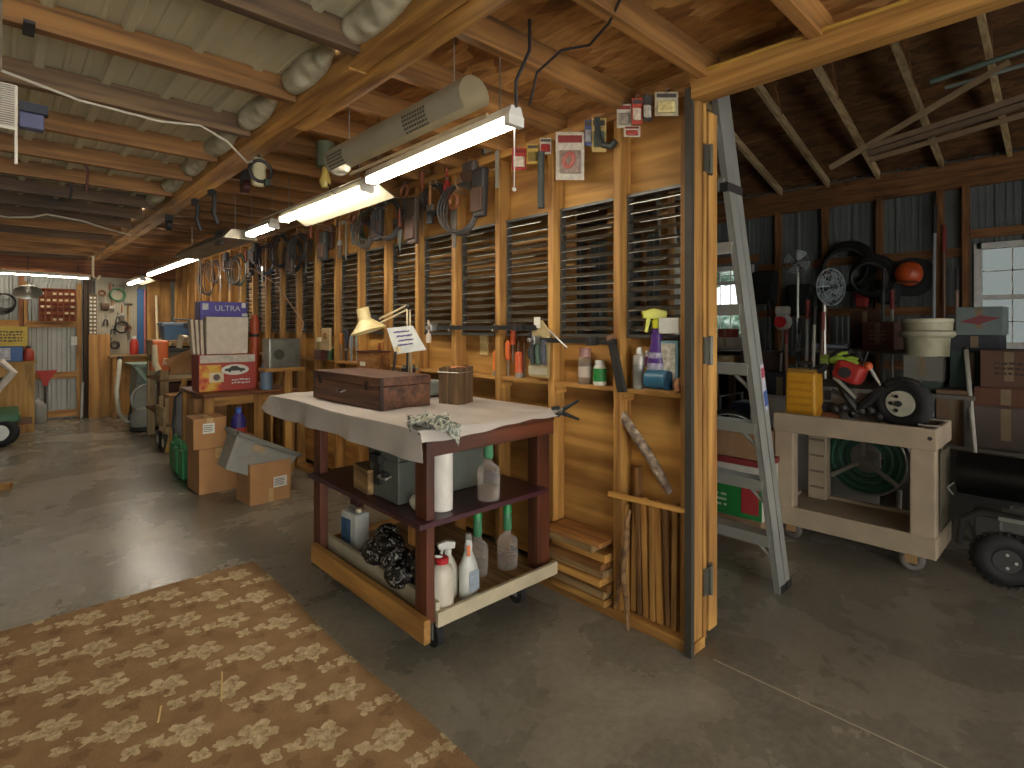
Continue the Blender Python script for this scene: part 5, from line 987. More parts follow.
for i, (p, lb, r, m_c) in enumerate((
    ([(.0, 2.0, 2.36), (.0, 2.9, 2.40), (.25, 2.96, 2.37), (.55, 3.0, 2.37), (.72, 3.02, 2.40), (.85, 3.05, 2.36), (.98, 3.15, 2.30), (1.06, 3.3, 2.36)], 'white cable sagging from joist to joist near the ceiling beam', .006, 'c0b8a4'),
    ([(-.3, 6.2, 2.36), (.05, 6.25, 2.33), (.2, 6.3, 2.36), (.3, 6.3, 2.40), (.55, 6.4, 2.39), (.7, 6.4, 2.35), (.95, 6.6, 2.33)], 'white cable looped along the far joists', .008, 'c8bfa8'),
    ([(1.42, 1.42, 2.22), (1.44, 1.40, 2.34), (1.46, 1.30, 2.39), (1.52, 1.22, 2.40), (1.50, 1.12, 2.43), (1.46, .98, 2.55)], 'black cord rising from the nearest tube light to the loft', .005, '1c1a1c'),
    ([(1.40, 1.47, 2.22), (1.37, 1.44, 2.30), (1.42, 1.42, 2.42), (1.43, 1.43, 2.54)], 'black tangled cord over the end of the nearest tube light', .007, '221f22'),
    ([(1.55, 6.6, 2.16), (1.66, 6.3, 2.04), (1.80, 6.2, 2.02), (1.95, 6.1, 2.03), (2.05, 5.7, 1.85), (2.13, 5.2, 1.45), (2.1, 5.2, 1.32)], 'pinkish twine strung down the studs behind the purple box', .006, 'b08a70'),
    ([(1.55, 6.5, 2.15), (1.56, 6.5, 1.9), (1.55, 6.52, 1.62), (1.53, 6.5, 1.9), (1.54, 6.5, 2.15)], 'white pull cord loop hanging over the blue toolbox', .005, 'cfc8b8'),
    ([(1.32, 3.05, 2.45), (1.34, 2.9, 2.16), (1.42, 2.9, 2.13), (1.48, 3.0, 2.16)], 'thin dark cord drooping below the yellowed bulb', .004, '3a2c24'))):
    solo('cable', lb, 'cable', MB().tube([Vector(q) for q in p], r, 6), plain(m_c, .6), p[0], smooth=True)
for i, (x, y, z, kind, lb) in enumerate(((1.10, 4.3, 2.39, 'strap', 'black strap hanging on the ceiling beam beyond the cord reel'), (1.20, 3.9, 2.44, 'pulley', 'dark red pulley block under the loft joists'), (1.09, 5.6, 2.40, 'pulley', 'black clamp hanging under the far part of the beam'), (1.1, 4.75, 2.40, 'strap', 'black chain hanging near the grey metal housing'))):
    t = thing('hanging_strap' if kind == 'strap' else 'pulley', lb, kind, (x, y, z), world=True)
    if kind == 'strap': obj('strap', MB().tube([(x, y, z), (x+.02, y, z-.06), (x+.01, y, z-.16), (x+.04, y, z-.24)], .014, 6), BLACK, t); obj('buckle', MB().boxc((x, y, z-.03), (.05, .03, .04)), plain('2c2a2a', .4, .5), t)
    else: obj('wheel', MB().cyl((x-.02, y, z-.09), (x+.02, y, z-.09), .045, n=16), plain('4a2020', .5) if i == 1 else BLACK, t); obj('bracket', MB().boxc((x, y, z-.03), (.055, .03, .1)), DARK, t)
t = thing('beam_hook', 'pale bent hook hanging from the far end of the beam', 'hook', (1.06, 9.6, 2.39), world=True); obj('hook_body', MB().tube([(.95, 9.6, 2.41), (.95, 9.6, 2.12), (.99, 9.6, 2.08), (1.03, 9.6, 2.14)], .016, 8), CREAM, t, smooth=True); obj('plate', MB().boxc((.95, 9.6, 2.405), (.06, .04, .01)), STL, t)
for i, (px, py) in enumerate(((70, 186), (86, 172))):
    p = W(px, py, Z=2.41); kk = round((p.y-1.24)/.6); p = W(px, py, Y=1.26+.6*kk); p.z = 2.411; t = solo('strap_end', ('short black strap hanging between the far joists', 'dark red strap hanging between the far joists')[i], 'strap', MB().tube([p+Vector((0, 0, .0)), p+Vector((.01, 0, -.05)), p+Vector((0, 0, -.12-.05*i))], .008, 6), BLACK if i == 0 else plain('5a2c28', .6), p)
wg = thing('wire_shelf', 'white wire shelf panel hanging from the joists at the left edge', 'shelf', (-.02, 1.9, 2.2), world=True)
a = W(16, 86, Y=1.9); b = W(16, 164, Y=1.9); m_ = MB()
for j in range(20):
    zz = b.z+.09+(a.z-b.z-.09)*j/19; m_.tube([(-.5, 1.9, zz), (a.x, 1.9, zz)], .0022, 4)
obj('wires', m_, plain('b8b0a2', .5), wg); m_ = MB(); m_.tube([(a.x, 1.9, a.z), (b.x, 1.9, b.z)], .0035); m_.tube([(-.5, 1.9, 2.42), (-.5, 1.9, b.z)], .0035); m_.tube([(-.02, 1.9, 2.44), (-.02, 1.9, a.z)], .003); m_.tube([(-.5, 1.9, b.z+.09), (b.x, 1.9, b.z+.09)], .004); obj('edge_rail', m_, plain('c8c0b0', .5), wg)
bb = thing('blue_bin', 'small blue bin on the ceiling joist beside the wire shelf', 'bin', (.1, 2.45, 2.45), world=True); p0 = W(19, 112, Y=2.42); p1 = W(44, 132, Y=2.42); m_ = MB(); m_.box(p0.x, p1.x, 2.40, 2.446, p1.z, p0.z); obj('bin_body', m_, plain('5a5c7e', .5), bb, bev=.004); obj('hanger', MB().box(p0.x+.01, p0.x+.04, 2.39, 2.50, 2.40, 2.411), DARK, bb); obj('dark_strip', MB().box(p0.x, p1.x+.01, 2.39, 2.432, p0.z, p0.z+.03), plain('242632', .5), bb)
# ================================================================ garage side
AL = plain('a7a8a0', .4, .55, .12, 5); DECKG = plain('9a8a74', .7, 0, .14, 7)
ld = thing('step_ladder', 'tall aluminium step ladder leaning in the garage opening', 'ladder', (3.0, 1.4, 0), world=True)
B0 = Vector((3.02, 1.14, .0)); T0 = Vector((2.49, 1.225, 2.50)); B1 = Vector((3.10, 1.14, 0)); T1 = Vector((2.55, 1.225, 2.55))
def rail(a, b, w=.07, d=.03):
    ax = (b-a); l = ax.length; ax.normalize(); s = Vector((0, 1, 0)); s = (s-ax*s.dot(ax)).normalized(); u = s.cross(ax)
    m_ = MB(); M = Matrix((u, s, ax)).transposed().to_4x4(); M.translation = a
    m_.box(-w/2, w/2, -d/2, -d/2+.005, 0, l); m_.box(-w/2, -w/2+.006, -d/2, d/2, 0, l); m_.box(w/2-.006, w/2, -d/2, d/2, 0, l); return m_.xf(M)
off = Vector((0, .50, 0)); offt = Vector((0, .34, 0))
for a, b in ((B0, T0), (B0+off, T0+offt)): obj('front_rail', rail(a, b, .078, .03), AL, ld)
for a, b in ((B1, T1), (B1+off, T1+offt)): obj('rear_rail', rail(a, b, .058, .026), AL, ld)
for f in (.125, .245, .365, .485, .605, .725, .845, .94):
    a = B0.lerp(T0, f); b = (B0+off).lerp(T0+offt, f); m_ = MB(); m_.box(a.x-.05, a.x+.045, a.y, b.y, a.z-.006, a.z+.006); m_.box(a.x-.052, a.x-.045, a.y, b.y, a.z-.05, a.z+.006); m_.box(a.x+.04, a.x+.045, a.y, b.y, a.z-.035, a.z); obj('step', m_, AL, ld)
    if f < .5: m_ = MB(); m_.tube([(a.x, a.y+.13, a.z-.01), (a.x+.02, a.y+.01, a.z-.13)], .010); obj('step_brace', m_, AL, ld)
for p in (B0, B1, B0+off, B1+off): obj('foot', MB().boxc((p.x, p.y, .02), (.065, .035, .04)), BLACK, ld)
m_ = MB(); ctr = B1.lerp(T1, .43); m_.prism([(.0, 0)]*0 or [(-.02, -.12), (.02, -.12), (.02, .12), (-.02, .12)], -.002, .002, 'y')
ax = (T1-B1).normalized(); s = Vector((0, 1, 0)); s = (s-ax*s.dot(ax)).normalized(); u = s.cross(ax); M = Matrix((u, s, ax)).transposed().to_4x4(); M.translation = ctr-s*.016
st_ = obj('warning_sticker', m_.xf(M), plain('b8b8c0', .5, 0, .4, 30), ld)
m_ = MB(); m_.box(-.018, .018, -.004, -.002, -.1, -.02); obj('blue_patch', m_.xf(M), plain('3a4f8a', .5), st_); m_ = MB(); m_.box(-.018, .018, -.004, -.002, .05, .1); obj('red_patch', m_.xf(M), plain('98404a', .5), st_)
m_ = MB(); c = B0.lerp(T0, .83); obj('tie_strap', MB().boxc((c.x+.02, c.y, c.z), (.16, .04, .04)), DARK, ld)
# ---- utility cart
ct = thing('utility_cart', 'beige two shelf plastic utility cart carrying the weed machine', 'cart', (4.05, 1.05, 0), world=True)
X0, X1, Y0c, Y1c = 3.80, 4.27, .60, 1.48
def tray(z0, z1, floorz):
    m_ = MB(); e = .03
    m_.box(X0, X0+e, Y0c, Y1c, z0, z1); m_.box(X1-e, X1, Y0c, Y1c, z0, z1); m_.box(X0+e, X1-e, Y0c, Y0c+e, z0, z1); m_.box(X0+e, X1-e, Y1c-e, Y1c, z0, z1); m_.box(X0+e, X1-e, Y0c+e, Y1c-e, floorz, floorz+.015); return m_
obj('top_tray', tray(.71, .835, .755), DECKG, ct, bev=.006); obj('lower_tray', tray(.10, .225, .19), DECKG, ct, bev=.006)
for x in (X0+.05, X1-.05):
    for y in ((Y0c+.065, Y1c-.065) if x < 4 else (Y0c+.10, Y1c-.15)):
        m_ = MB(); m_.box(x-.045, x+.045, y-.06, y+.06, .2, .72); obj('corner_post', m_, DECKG, ct, bev=.008)
        m_ = MB()
        for q in range(4): m_.box(x-(.048 if x > 4 else -.043), x-(.043 if x > 4 else -.048), y-.045, y+.045, .28+q*.11, .295+q*.11)
        obj('post_rib', m_, plain('6e6250', .8), ct)
for k, xx in enumerate((X0+.10, X1-.10)): obj('handle_bar', MB().box(xx-.012, xx+.012, Y0c+.0, Y0c+.10, .836, .842), plain('b0aca4', .4), ct)
m_ = MB(); m_.box(X0+.08, X1-.08, Y0c-.004, Y0c-.001, .25, .69); obj('end_panel', m_, plain('57503f', .7), ct); m_ = MB(); m_.cyl((X0-.002, Y0c+.03, .78), (X0+.0, Y0c+.03, .78), .012); obj('rivet', m_, DARK, ct)
for i, (x, y) in enumerate(((3.85, .72), (3.87, 1.38), (4.23, .69), (4.23, 1.40))):
    w = obj('caster', MB().torus((x, y, .062), (.9, .35 if i % 2 == 0 else -.2, 0), .042, .022, 22, 8), plain('5f5a54', .7), ct, smooth=True); obj('hub', MB().cyl((x-.02, y, .062), (x+.02, y, .062), .03, n=14), DARK, w); m_ = MB(); m_.box(x-.035, x-.028, y-.03, y+.03, .05, .135); m_.box(x+.028, x+.035, y-.03, y+.03, .05, .135); m_.boxc((x, y, .135), (.08, .08, .01)); obj('fork', m_, plain('a8875e', .5, .4), w)
# things on the cart
yj = thing('yellow_case', 'yellow ribbed plastic case standing on the far end of the cart', 'case', (4.02, 1.36, .772)); obj('case_body', MB().boxc((0, 0, .165), (.15, .19, .33), None, 1.05), plain('c08a22', .45), yj, bev=.015)
for q in range(5): obj('rib', MB().boxc((-.078, 0, .06+q*.05), (.012, .15, .018)), plain('b07a1c', .45), yj)
obj('lid', MB().boxc((0, 0, .34), (.14, .17, .025)), plain('8a6a30', .5), yj, bev=.006); obj('handle', MB().tube([(0, -.05, .35), (0, -.05, .39), (0, .05, .39), (0, .05, .35)], .012, 8), DARK, yj)
ed = thing('edger', 'black and red lawn edger with white hubbed wheel lying on the cart', 'edger', (4.05, .9, .775), world=True)
def cp(px, py, X=4.03): return W(px, py, X=X)
wc = cp(903, 401); wc.z = .775+.165
w = obj('wheel', MB().torus(wc, (1, -.25, 0), .118, .046, 28, 12), RUBBER, ed, smooth=True); obj('hub', MB().cyl(wc+Vector((-.045, .01, 0)), wc+Vector((.03, -.01, 0)), .078, n=22), plain('b8b4a0', .5), w)
m_ = MB()
for q in range(5): m_.cyl(wc+Vector((-.05, .012+.045*math.cos(q*1.257), .045*math.sin(q*1.257))), wc+Vector((-.044, .01+.045*math.cos(q*1.257), .045*math.sin(q*1.257))), .011, n=10)
m_.cyl(wc+Vector((-.06, .014, 0)), wc+Vector((-.04, .01, 0)), .018, n=10); obj('hub_hole', m_, DARK, w)
obj('frame_tube', MB().tube([cp(800, 378), cp(822, 368), cp(838, 352), cp(852, 350)], [.03, .028, .02, .012], 8), BLACK, ed, smooth=True)
obj('frame_tube', MB().tube([cp(836, 375), cp(846, 395), cp(858, 412)], [.024, .028, .028], 8), BLACK, ed, smooth=True)
obj('frame_tube', MB().tube([cp(858, 410), cp(872, 398), cp(884, 388), cp(893, 392)], [.03, .03, .028, .02], 8), BLACK, ed, smooth=True)
obj('steel_strut', MB().tube([cp(834, 377, 3.99), cp(856, 398, 3.99)], .013, 8), AL, ed); obj('fender', MB().tube([cp(886, 384, 4.0), cp(900, 380, 4.0), cp(916, 384, 4.0), cp(925, 394, 4.0)], [.02, .024, .024, .016], 8), BLACK, ed, smooth=True)
m_ = MB(); c = cp(850, 372); m_.boxc(c, (.14, .17, .13), (.35, 0, 0)); obj('engine_shroud', m_, plain('a02a26', .45), ed, bev=.03); m_ = MB(); m_.cyl(c+Vector((-.08, .01, 0)), c+Vector((-.06, .01, 0)), .035, n=16); obj('recoil_cover', m_, DARK, ed)
obj('cable', MB().tube([cp(838, 372), cp(850, 352), cp(858, 352), cp(864, 362), cp(868, 352)], .006), BLACK, ed); obj('orange_cap', MB().sph(cp(868, 366), .028, 10), plain('b8502a', .45), ed, smooth=True); obj('steel_strut', MB().tube([cp(870, 368), cp(882, 388)], .010, 8), AL, ed)
gk = MB(); c = cp(858, 405)
for q in range(6): gk.sph(c+Vector((.0, .13-.05*q+.0, -.04+.02*math.sin(q*2.2))), .03, 8)
gk.tube([cp(832, 390), cp(842, 396), cp(850, 392), cp(856, 408), cp(868, 408)], .014, 7); obj('gearbox', gk, DARK, ed, smooth=True)
gl = thing('work_glove', 'lime green work glove lying over the edger', 'glove', cp(838, 358), world=True); c = cp(838, 360); m_ = MB(); m_.sph(c, .06, 12, (.6, 1.1, .5)); 
obj('palm', m_, plain('8fa83a', .7), gl, smooth=True)
for q in range(4): obj('finger', MB().tube([c+Vector((-.01, -.05, .01)), c+Vector((-.02+.01*q, -.085, .02-.018*q)), c+Vector((-.02+.012*q, -.12, .01-.026*q))], [.013, .013, .010], 7), plain('8fa83a', .7), gl, smooth=True)
obj('thumb', MB().tube([c+Vector((0, .01, .025)), c+Vector((-.01, -.03, .05)), c+Vector((-.01, -.06, .05))], [.014, .013, .01], 7), plain('8fa83a', .7), gl, smooth=True); obj('cuff', MB().cyl(c+Vector((0, .05, 0)), c+Vector((0, .10, .0)), .035, n=12), plain('6a7a30', .7), gl)
solo('brown_rag', 'brown cloth heaped behind the yellow case on the cart', 'cloth', MB().sph((4.10, 1.24, .80), .08, 10, (1, 1, .45)), plain('8a5638', .8), (4.1, 1.24, .772), smooth=True)
solo('white_sheet', 'pale folded sheet standing behind the yellow case', 'sheet', MB().boxc((4.19, 1.10, .87), (.03, .28, .19), (0, .1, 0)), plain('9a958c', .7), (4.19, 1.1, .772))
# ---- hose reel behind the cart
hr = thing('hose_reel', 'green hose wound on a reel with grey splayed legs behind the cart', 'reel', (4.62, 1.136, 0), world=True)
c = Vector((4.62, 1.136, .45))
for q in range(6):
    obj('hose_loop', MB().torus(c+Vector((-.05+.008*q, 0, 0)), (1, .05*math.sin(q), .04*math.cos(q)), .238-.024*q, .012, 32, 7), plain('4f8a72' if q % 2 else '3a6a58', .5), hr, smooth=True)
for s in (-1, 1): obj('reel_flange', MB().torus(c+Vector((s*.07, 0, 0)), (1, 0, 0), .255, .008, 36, 6), STL, hr, smooth=True)
m_ = MB()
for a in (90, 215, 325): m_.tube([c+Vector((-.09, 0, 0)), c+Vector((-.09, -.26*math.cos(math.radians(a)), .26*math.sin(math.radians(a))))], .018, 8)
obj('frame_leg', m_, plain('b4b2a8', .5), hr); obj('hub', MB().cyl(c+Vector((-.11, 0, 0)), c+Vector((.1, 0, 0)), .035, n=16), plain('9a988e', .45, .3), hr)
for yy in (.92, 1.36): obj('foot_post', MB().tube([c+Vector((-.09, yy-1.136, -.17)), (4.5, yy, 0.0)], .016, 8), plain('9a988e', .45, .3), hr)
dk = thing('leaning_board', 'large grey panel leaning behind the cart', 'panel', (4.75, 1.7, 0), world=True); obj('board_face', MB().boxc((4.92, 1.62, .40), (.02, 1.0, .78), (0, .12, 0)), plain('a8a49c', .7, 0, .1, 3), dk)
obj('board_edge', MB().boxc((4.97, 1.62, .80), (.03, 1.0, .02), (0, .12, 0)), plain('a09a92', .6), dk)
# ---- green carton behind the ladder
gc = thing('printed_carton', 'green, white and red carton on a box behind the ladder', 'box', (3.5, 1.95, .20), world=True)
a = W(716, 475, X=3.55); b = W(757, 522, X=3.55); 
obj('carton_body', MB().box(3.55, 3.95, 1.45, 2.25, b.z, a.z+.10), plain('b4b0a4', .6), gc, bev=.004); obj('green_panel', MB().box(3.545, 3.5495, 1.452, 2.248, b.z+.005, a.z), plain('1f7436', .55), gc); obj('red_panel', MB().box(3.54, 3.5445, 1.47, 1.58, b.z+.04, a.z-.04), plain('9a3030', .55), gc)
strokes('print', gc, plain('b8c4b0', .6), frame((3.542, 1.86, b.z+.10), (0, -1, 0), (0, 0, 1)), .36, .10, 3, random.Random(6)); obj('red_lid', MB().box(3.54, 3.96, 1.44, 2.26, a.z+.101, a.z+.14), plain('7a2a2a', .6), gc)
carton('cardboard_box', 'brown carton on the floor under the green carton behind the ladder', (3.76, 1.86, 0), (.42, .8, b.z-.005), 0, plain('7a6248', .8), tape=False)
carton('cardboard_box', 'brown carton stacked on the green carton behind the ladder', (3.76, 1.87, a.z+.142), (.4, .78, .16), 0, plain('8a6a4a', .8), tape=False)
# ---- machine with blade at the right edge
tr = thing('blade_tractor', 'small tractor with black front blade at the right edge', 'tractor', (4.1, .1, 0), world=True)
for y, x in ((.33, 3.98), (-.5, 3.98)):
    w = obj('wheel', MB().torus((x, y, .15), (1, .25, 0), .094, .056, 28, 12), RUBBER, tr, smooth=True); obj('rim', MB().cyl((x-.05, y-.012, .15), (x+.03, y+.01, .15), .062, n=20), BLACK, w)
    m_ = MB()
    for q in range(4): m_.cyl((x-.056, y-.014+.035*math.cos(q*1.57), .15+.035*math.sin(q*1.57)), (x-.049, y-.012+.035*math.cos(q*1.57), .15+.035*math.sin(q*1.57)), .008, n=8)
    obj('lug_nut', m_, plain('b0b0a8', .3, .7), w)
    m_ = MB()
    for q in range(26):
        a = q*2*PI/26; m_.boxc((x-.0, y+.144*math.cos(a), .15+.144*math.sin(a)), (.085, .016, .012), (a, 0, 0))
    obj('tread', m_, RUBBER, w)
m_ = MB(); m_.sheet(lambda u, v: (4.10-.10*math.sin(PI*v)*.9+.0, .55-1.2*u, .44+.24*v), 2, 10, (.012, 0, 0)); obj('blade', m_, plain('141414', .3, .3), tr, smooth=True)
obj('blade_edge', MB().box(4.05, 4.13, -.65, .55, .425, .445), plain('2a2a2a', .4, .4), tr); obj('blade_rib', MB().box(4.02, 4.05, -.65, .55, .55, .57), plain('242424', .4, .3), tr)
m_ = MB(); m_.boxc((4.08, .1, .33), (.25, .75, .07)); obj('front_frame', m_, plain('5a5a56', .5, .4), tr, bev=.01); obj('bumper', MB().tube([(3.92, .52, .2), (3.88, .50, .35), (3.90, .42, .40), (3.9, -.4, .40)], .018, 8), BLACK, tr, smooth=True)
m_ = MB(); m_.boxc((4.02, .40, .30), (.14, .14, .16)); obj('gear_housing', m_, plain('3a3a38', .5, .3), tr, bev=.02); obj('steel_plate', MB().boxc((3.98, .05, .385), (.2, .6, .02)), plain('8a8a84', .4, .5), tr); obj('hydraulic_hose', MB().tube([(4.05, .56, .50), (4.03, .585, .47), (4.04, .56, .43)], .005), plain('6a6864', .5), tr, smooth=True)
obj('hood', MB().boxc((4.45, -.1, .45), (.5, .7, .35)), plain('23302a', .5), tr, bev=.05)
# ---- back shelves and clutter along the far garage wall
SH = plain('6a655c', .6, 0, .2, 4)
sb = thing('storage_bench', 'long low grey shelf bench in front of the far garage wall', 'shelf', (5.6, .6, 0), world=True)
for z, ya, yb in ((.465, -1.0, 1.9), (.85, .62, 1.9)): obj('shelf_board', MB().box(5.35, 6.15, ya, yb, z, z+.03), SH, sb)
for y, zt in ((-.9, .465), (.66, .85), (1.85, .85)):
    for x in (5.38, 6.1): obj('leg', MB().box(x-.02, x+.02, y-.02, y+.02, 0, zt), plain('55504a', .6), sb)
def shelf_box(name, lb, px0, py0, px1, py1, X, dx, col, z=None, cat='box', print_=None):
    a = W(px0, py1, X=X); b = W(px1, py0, X=X); z0 = a.z if z is None else z; y0, y1 = b.y, a.y
    t = thing(name, lb, cat, (X+dx/2, (y0+y1)/2, z0)); h = b.z-z0; w = y1-y0
    obj('box_body', MB().box(-dx/2, dx/2, -w/2, w/2, 0, h), plain(col, .7, 0, .15, 6), t, bev=.004)
    obj('flap', MB().box(-dx/2, dx/2, -w/2, w/2, h+.0005, h+.006), plain(col, .75, 0, .2, 5), t)
    obj('tape', MB().boxc((-dx/2-.001, 0, h*.6), (.002, w*.16, h*.75)), plain('7a6850', .4), t)
    if print_: strokes('print', t, plain(print_, .6), frame((-dx/2-.002, 0, h*.55), (0, -1, 0), (0, 0, 1)), w*.5, h*.4, 3, random.Random(len(lb)))
    return t
def top_z(px, py, X): return W(px, py, X=X).z
shelf_box('cardboard_box', 'plastic wrapped brown carton on the storage bench at the right edge', 974, 411, 1040, 446, 5.40, .5, '554840', .497)
shelf_box('wooden_drawer_box', 'red brown wooden drawer box under the right brown carton', 974, 391, 1040, 410, 5.42, .55, '5f3a28', top_z(1000, 411, 5.4)+.008)
shelf_box('cardboard_box', 'large brown carton at the right edge on the storage bench', 980, 352, 1040, 390, 5.45, .5, '5c4030', top_z(1000, 391, 5.42)+.008, print_='3a2a22')
shelf_box('cardboard_box', 'tan carton on the storage bench left of the white pole', 936, 392, 968, 420, 5.42, .4, '7a6048', .497)
shelf_box('cardboard_box', 'brown carton on the storage bench right behind the cart', 900, 425, 932, 446, 5.42, .4, '7d6248', .497)
shelf_box('storage_crate', 'dark green flat crate under the cream buckets', 897, 382, 940, 392, 5.5, .4, '3a4a42', .882, cat='crate')
shelf_box('folded_tarp', 'grey folded sheet stack beneath the cream buckets', 903, 357, 942, 377, 5.5, .4, '6f6c62', top_z(920, 382, 5.5)+.008, cat='sheet')
shelf_box('storage_box', 'dark green box under the navy case on the storage bench', 950, 352, 992, 390, 5.6, .42, '2c3e38', .882)
shelf_box('storage_case', 'dark navy case under the blue grey storage case', 950, 336, 1000, 350, 5.6, .45, '2e3038', top_z(970, 352, 5.6)+.008, cat='case')
gb = shelf_box('storage_case', 'blue grey storage case with a red diamond on the bench', 956, 307, 1003, 334, 5.6, .4, '6a7674', top_z(970, 336, 5.6)+.008, cat='case')
gh = 1.56-gb.location.z; obj('diamond_logo', MB().prism([(.12, gh*.48), (-.01, gh*.72), (-.13, gh*.62), (.0, gh*.38)], -.209, -.2025, 'x'), plain('7c4044', .5), gb)
fr_ = thing('far_rack', 'dark rack below the pale fan against the far garage wall', 'rack', (6.7, 1.7, 0), world=True)
for z in (.5, 1.14): obj('rack_shelf', MB().box(6.35, 7.05, 1.15, 2.25, z, z+.03), SH, fr_)
for x in (6.38, 7.0):
    for y in (1.18, 2.22): obj('leg', MB().box(x-.02, x+.02, y-.02, y+.02, 0, 1.14), DARK, fr_)
shelf_box('cardboard_box', 'carton behind the edger, left of the cream buckets', 862, 322, 894, 350, 6.4, .4, '5e3a26', 1.172, print_='8a7a66')
shelf_box('picture_frame', 'dark framed board behind the carton near the fan', 850, 310, 880, 335, 6.9, .06, '4a3020', 1.172, cat='frame')
# cream buckets
bk = thing('bucket', 'cream plastic bucket nested on another behind the cart', 'bucket', W(927, 356, X=5.62)); bk.location.z = top_z(920, 357, 5.5)+.008; bz = bk.location.z
m_ = MB(); R = .175; 
obj('bucket_body', MB().lathe([(R*.86, 0), (R*.93, .17), (R*.97, .18), (R, .29)], n=28, caps=False), plain('a8a286', .5), bk, smooth=True); obj('bottom', MB().cyl((0, 0, 0), (0, 0, .01), R*.86, n=28), plain('b4ae92', .5), bk); obj('lid', MB().lathe([(R*.98, .27), (R*1.03, .28), (R*1.03, .305), (R*.9, .307), (R*.85, .292), (0.01, .287)], n=28), plain('bdb79c', .45), bk, smooth=True); obj('lid_knob', MB().cyl((0, 0, .287), (0, 0, .31), .02), DARK, bk)
obj('collar', MB().lathe([(R*1.0, .15), (R*1.12, .17), (R*1.12, .20), (R*1.0, .21)], n=28), plain('aaa48a', .5), bk, smooth=True)
pl = thing('white_pole', 'thin white pole leaning against the storage bench', 'pole', W(975, 455, X=5.2)); q = W(966, 349, X=5.6)-pl.location; obj('shaft', MB().tube([(0, 0, 0), q], .016, 8), plain('b8b4a8', .5), pl); obj('tip', MB().sph(q, .02, 8), DARK, pl)
pl.location.z = pl.location.z
sup = thing('floor_crate', 'dark crate on the floor supporting the leaning white pole', 'crate', (5.2, pl.location.y, 0)); obj('crate_body', MB().box(-.13, .13, -.2, .2, 0, pl.location.z-.004), plain('3c3834', .7), sup, bev=.005); obj('lid', MB().box(-.135, .135, -.205, .205, pl.location.z-.004, pl.location.z), plain('46423c', .7), sup)
# fans
def fan(lb, px, py, X, r, col, base_z, yaw):
    c = W(px, py, X=X); t = thing('pedestal_fan', lb, 'fan', (c.x, c.y, base_z)); h = c.z-base_z; Rz = Matrix.Translation((0, 0, h)) @ Matrix.Rotation(yaw, 4, 'Z'); m = plain(col, .35, .3)
    g = MB()
    for s in (-1, 1):
        for q in (.35, .7, 1.0): g.torus((s*.05*(1.15-q), 0, 0), (1, 0, 0), r*q, .004, 28, 4)
        for q in range(14):
            a = q*2*PI/14; g.tube([(s*.055, .02*math.cos(a), .02*math.sin(a)), (s*.045, r*.6*math.cos(a), r*.6*math.sin(a)), (0, r*math.cos(a), r*math.sin(a))], .0028, 4)
    obj('guard', g.xf(Rz), m, t)
    b = MB()
    for q in range(4):
        a = q*PI/2+.4; b.sheet(lambda u, v: (.02*(v-.5), (.03+(r*.85-.03)*u)*math.cos(a+.9*(v-.5)), (.03+(r*.85-.03)*u)*math.sin(a+.9*(v-.5))), 4, 5, (.003, 0, 0))
    obj('blades', b.xf(Rz), plain('8a9496', .35, .2), t); hm = MB(); hm.cyl((.03, 0, 0), (.16, 0, 0), .05, n=14); hm.cyl((-.06, 0, 0), (.03, 0, 0), .025, n=12); obj('motor', hm.xf(Rz), plain('4c5052', .5), t)
    obj('pole', MB().cyl((.06*math.cos(yaw), .06*math.sin(yaw), 0), (.08*math.cos(yaw), .08*math.sin(yaw), h-.02), .018, n=10), STL, t); obj('base', MB().lathe([(.16, 0), (.15, .02), (.03, .05)], n=22), plain('77777a', .5), t, smooth=True)
    return t
fan('silver pedestal fan in front of the far garage wall, the larger grey one at left', 797, 262, 7.4, .18, '6a6c68', .0, .2)
fan('pale steel pedestal fan right of the grey one', 831, 287, 6.26, .19, 'b4c0c2', .0, 1.15)
# dark things hung on the wall
def hung(nm, lb, px, py, r, col, kind='disc', cat=None, X=7.82):
    c = W(px, py, X=X); t = thing(nm, lb, cat or nm.split('_')[-1], c, world=True)
    if kind == 'ring':
        for q in range(4): obj('loop', MB().torus(c+Vector((-.02*q, .01*q, -.01*q)), (1, .1*q-.15, .08), r-.02*q, .022, 26, 7), plain(col, .6), t, smooth=True)
    elif kind == 'hat':
        obj('brim', MB().lathe([(r, 0), (r*.98, .02), (r*.6, .03)], c=c, ax=(-1, 0, .15), n=26), plain(col, .7), t, smooth=True); obj('crown', MB().lathe([(r*.6, .02), (r*.55, .1), (r*.35, .14), (0.01, .15)], c=c, ax=(-1, 0, .15), n=22), plain(col, .7), t, smooth=True)
    elif kind == 'helmet':
        obj('shell', MB().sph(c+Vector((-.05, 0, 0)), r, 16, (.8, 1, 1.05)), plain(col, .4), t, smooth=True); obj('brim', MB().boxc(c+Vector((-.12, 0, -r*.75)), (.12, r*1.4, .02)), plain('5a2a1a', .5), t, bev=.004)
    elif kind == 'bag':
        obj('bag_body', MB().boxc(c, (.12, r*1.5, r*1.9), None, .85), plain(col, .8), t, bev=.03); obj('pocket', MB().boxc(c+Vector((-.07, 0, -r*.3)), (.03, r, r)), plain(col, .7), t, bev=.01)
    obj('nail', MB().cyl(c+Vector((-.05, 0, r*.5)), Vector((7.985, c.y, c.z+r*.5)), .008, n=6), STL, t)
hung('garden_hose', 'black coiled hose hung on the wall, left of the two black coils', 849, 266, .30, '141414', 'ring'); hung('garden_hose', 'black coiled hose hung beside the orange helmet', 873, 276, .24, '191a1c', 'ring', X=7.60)
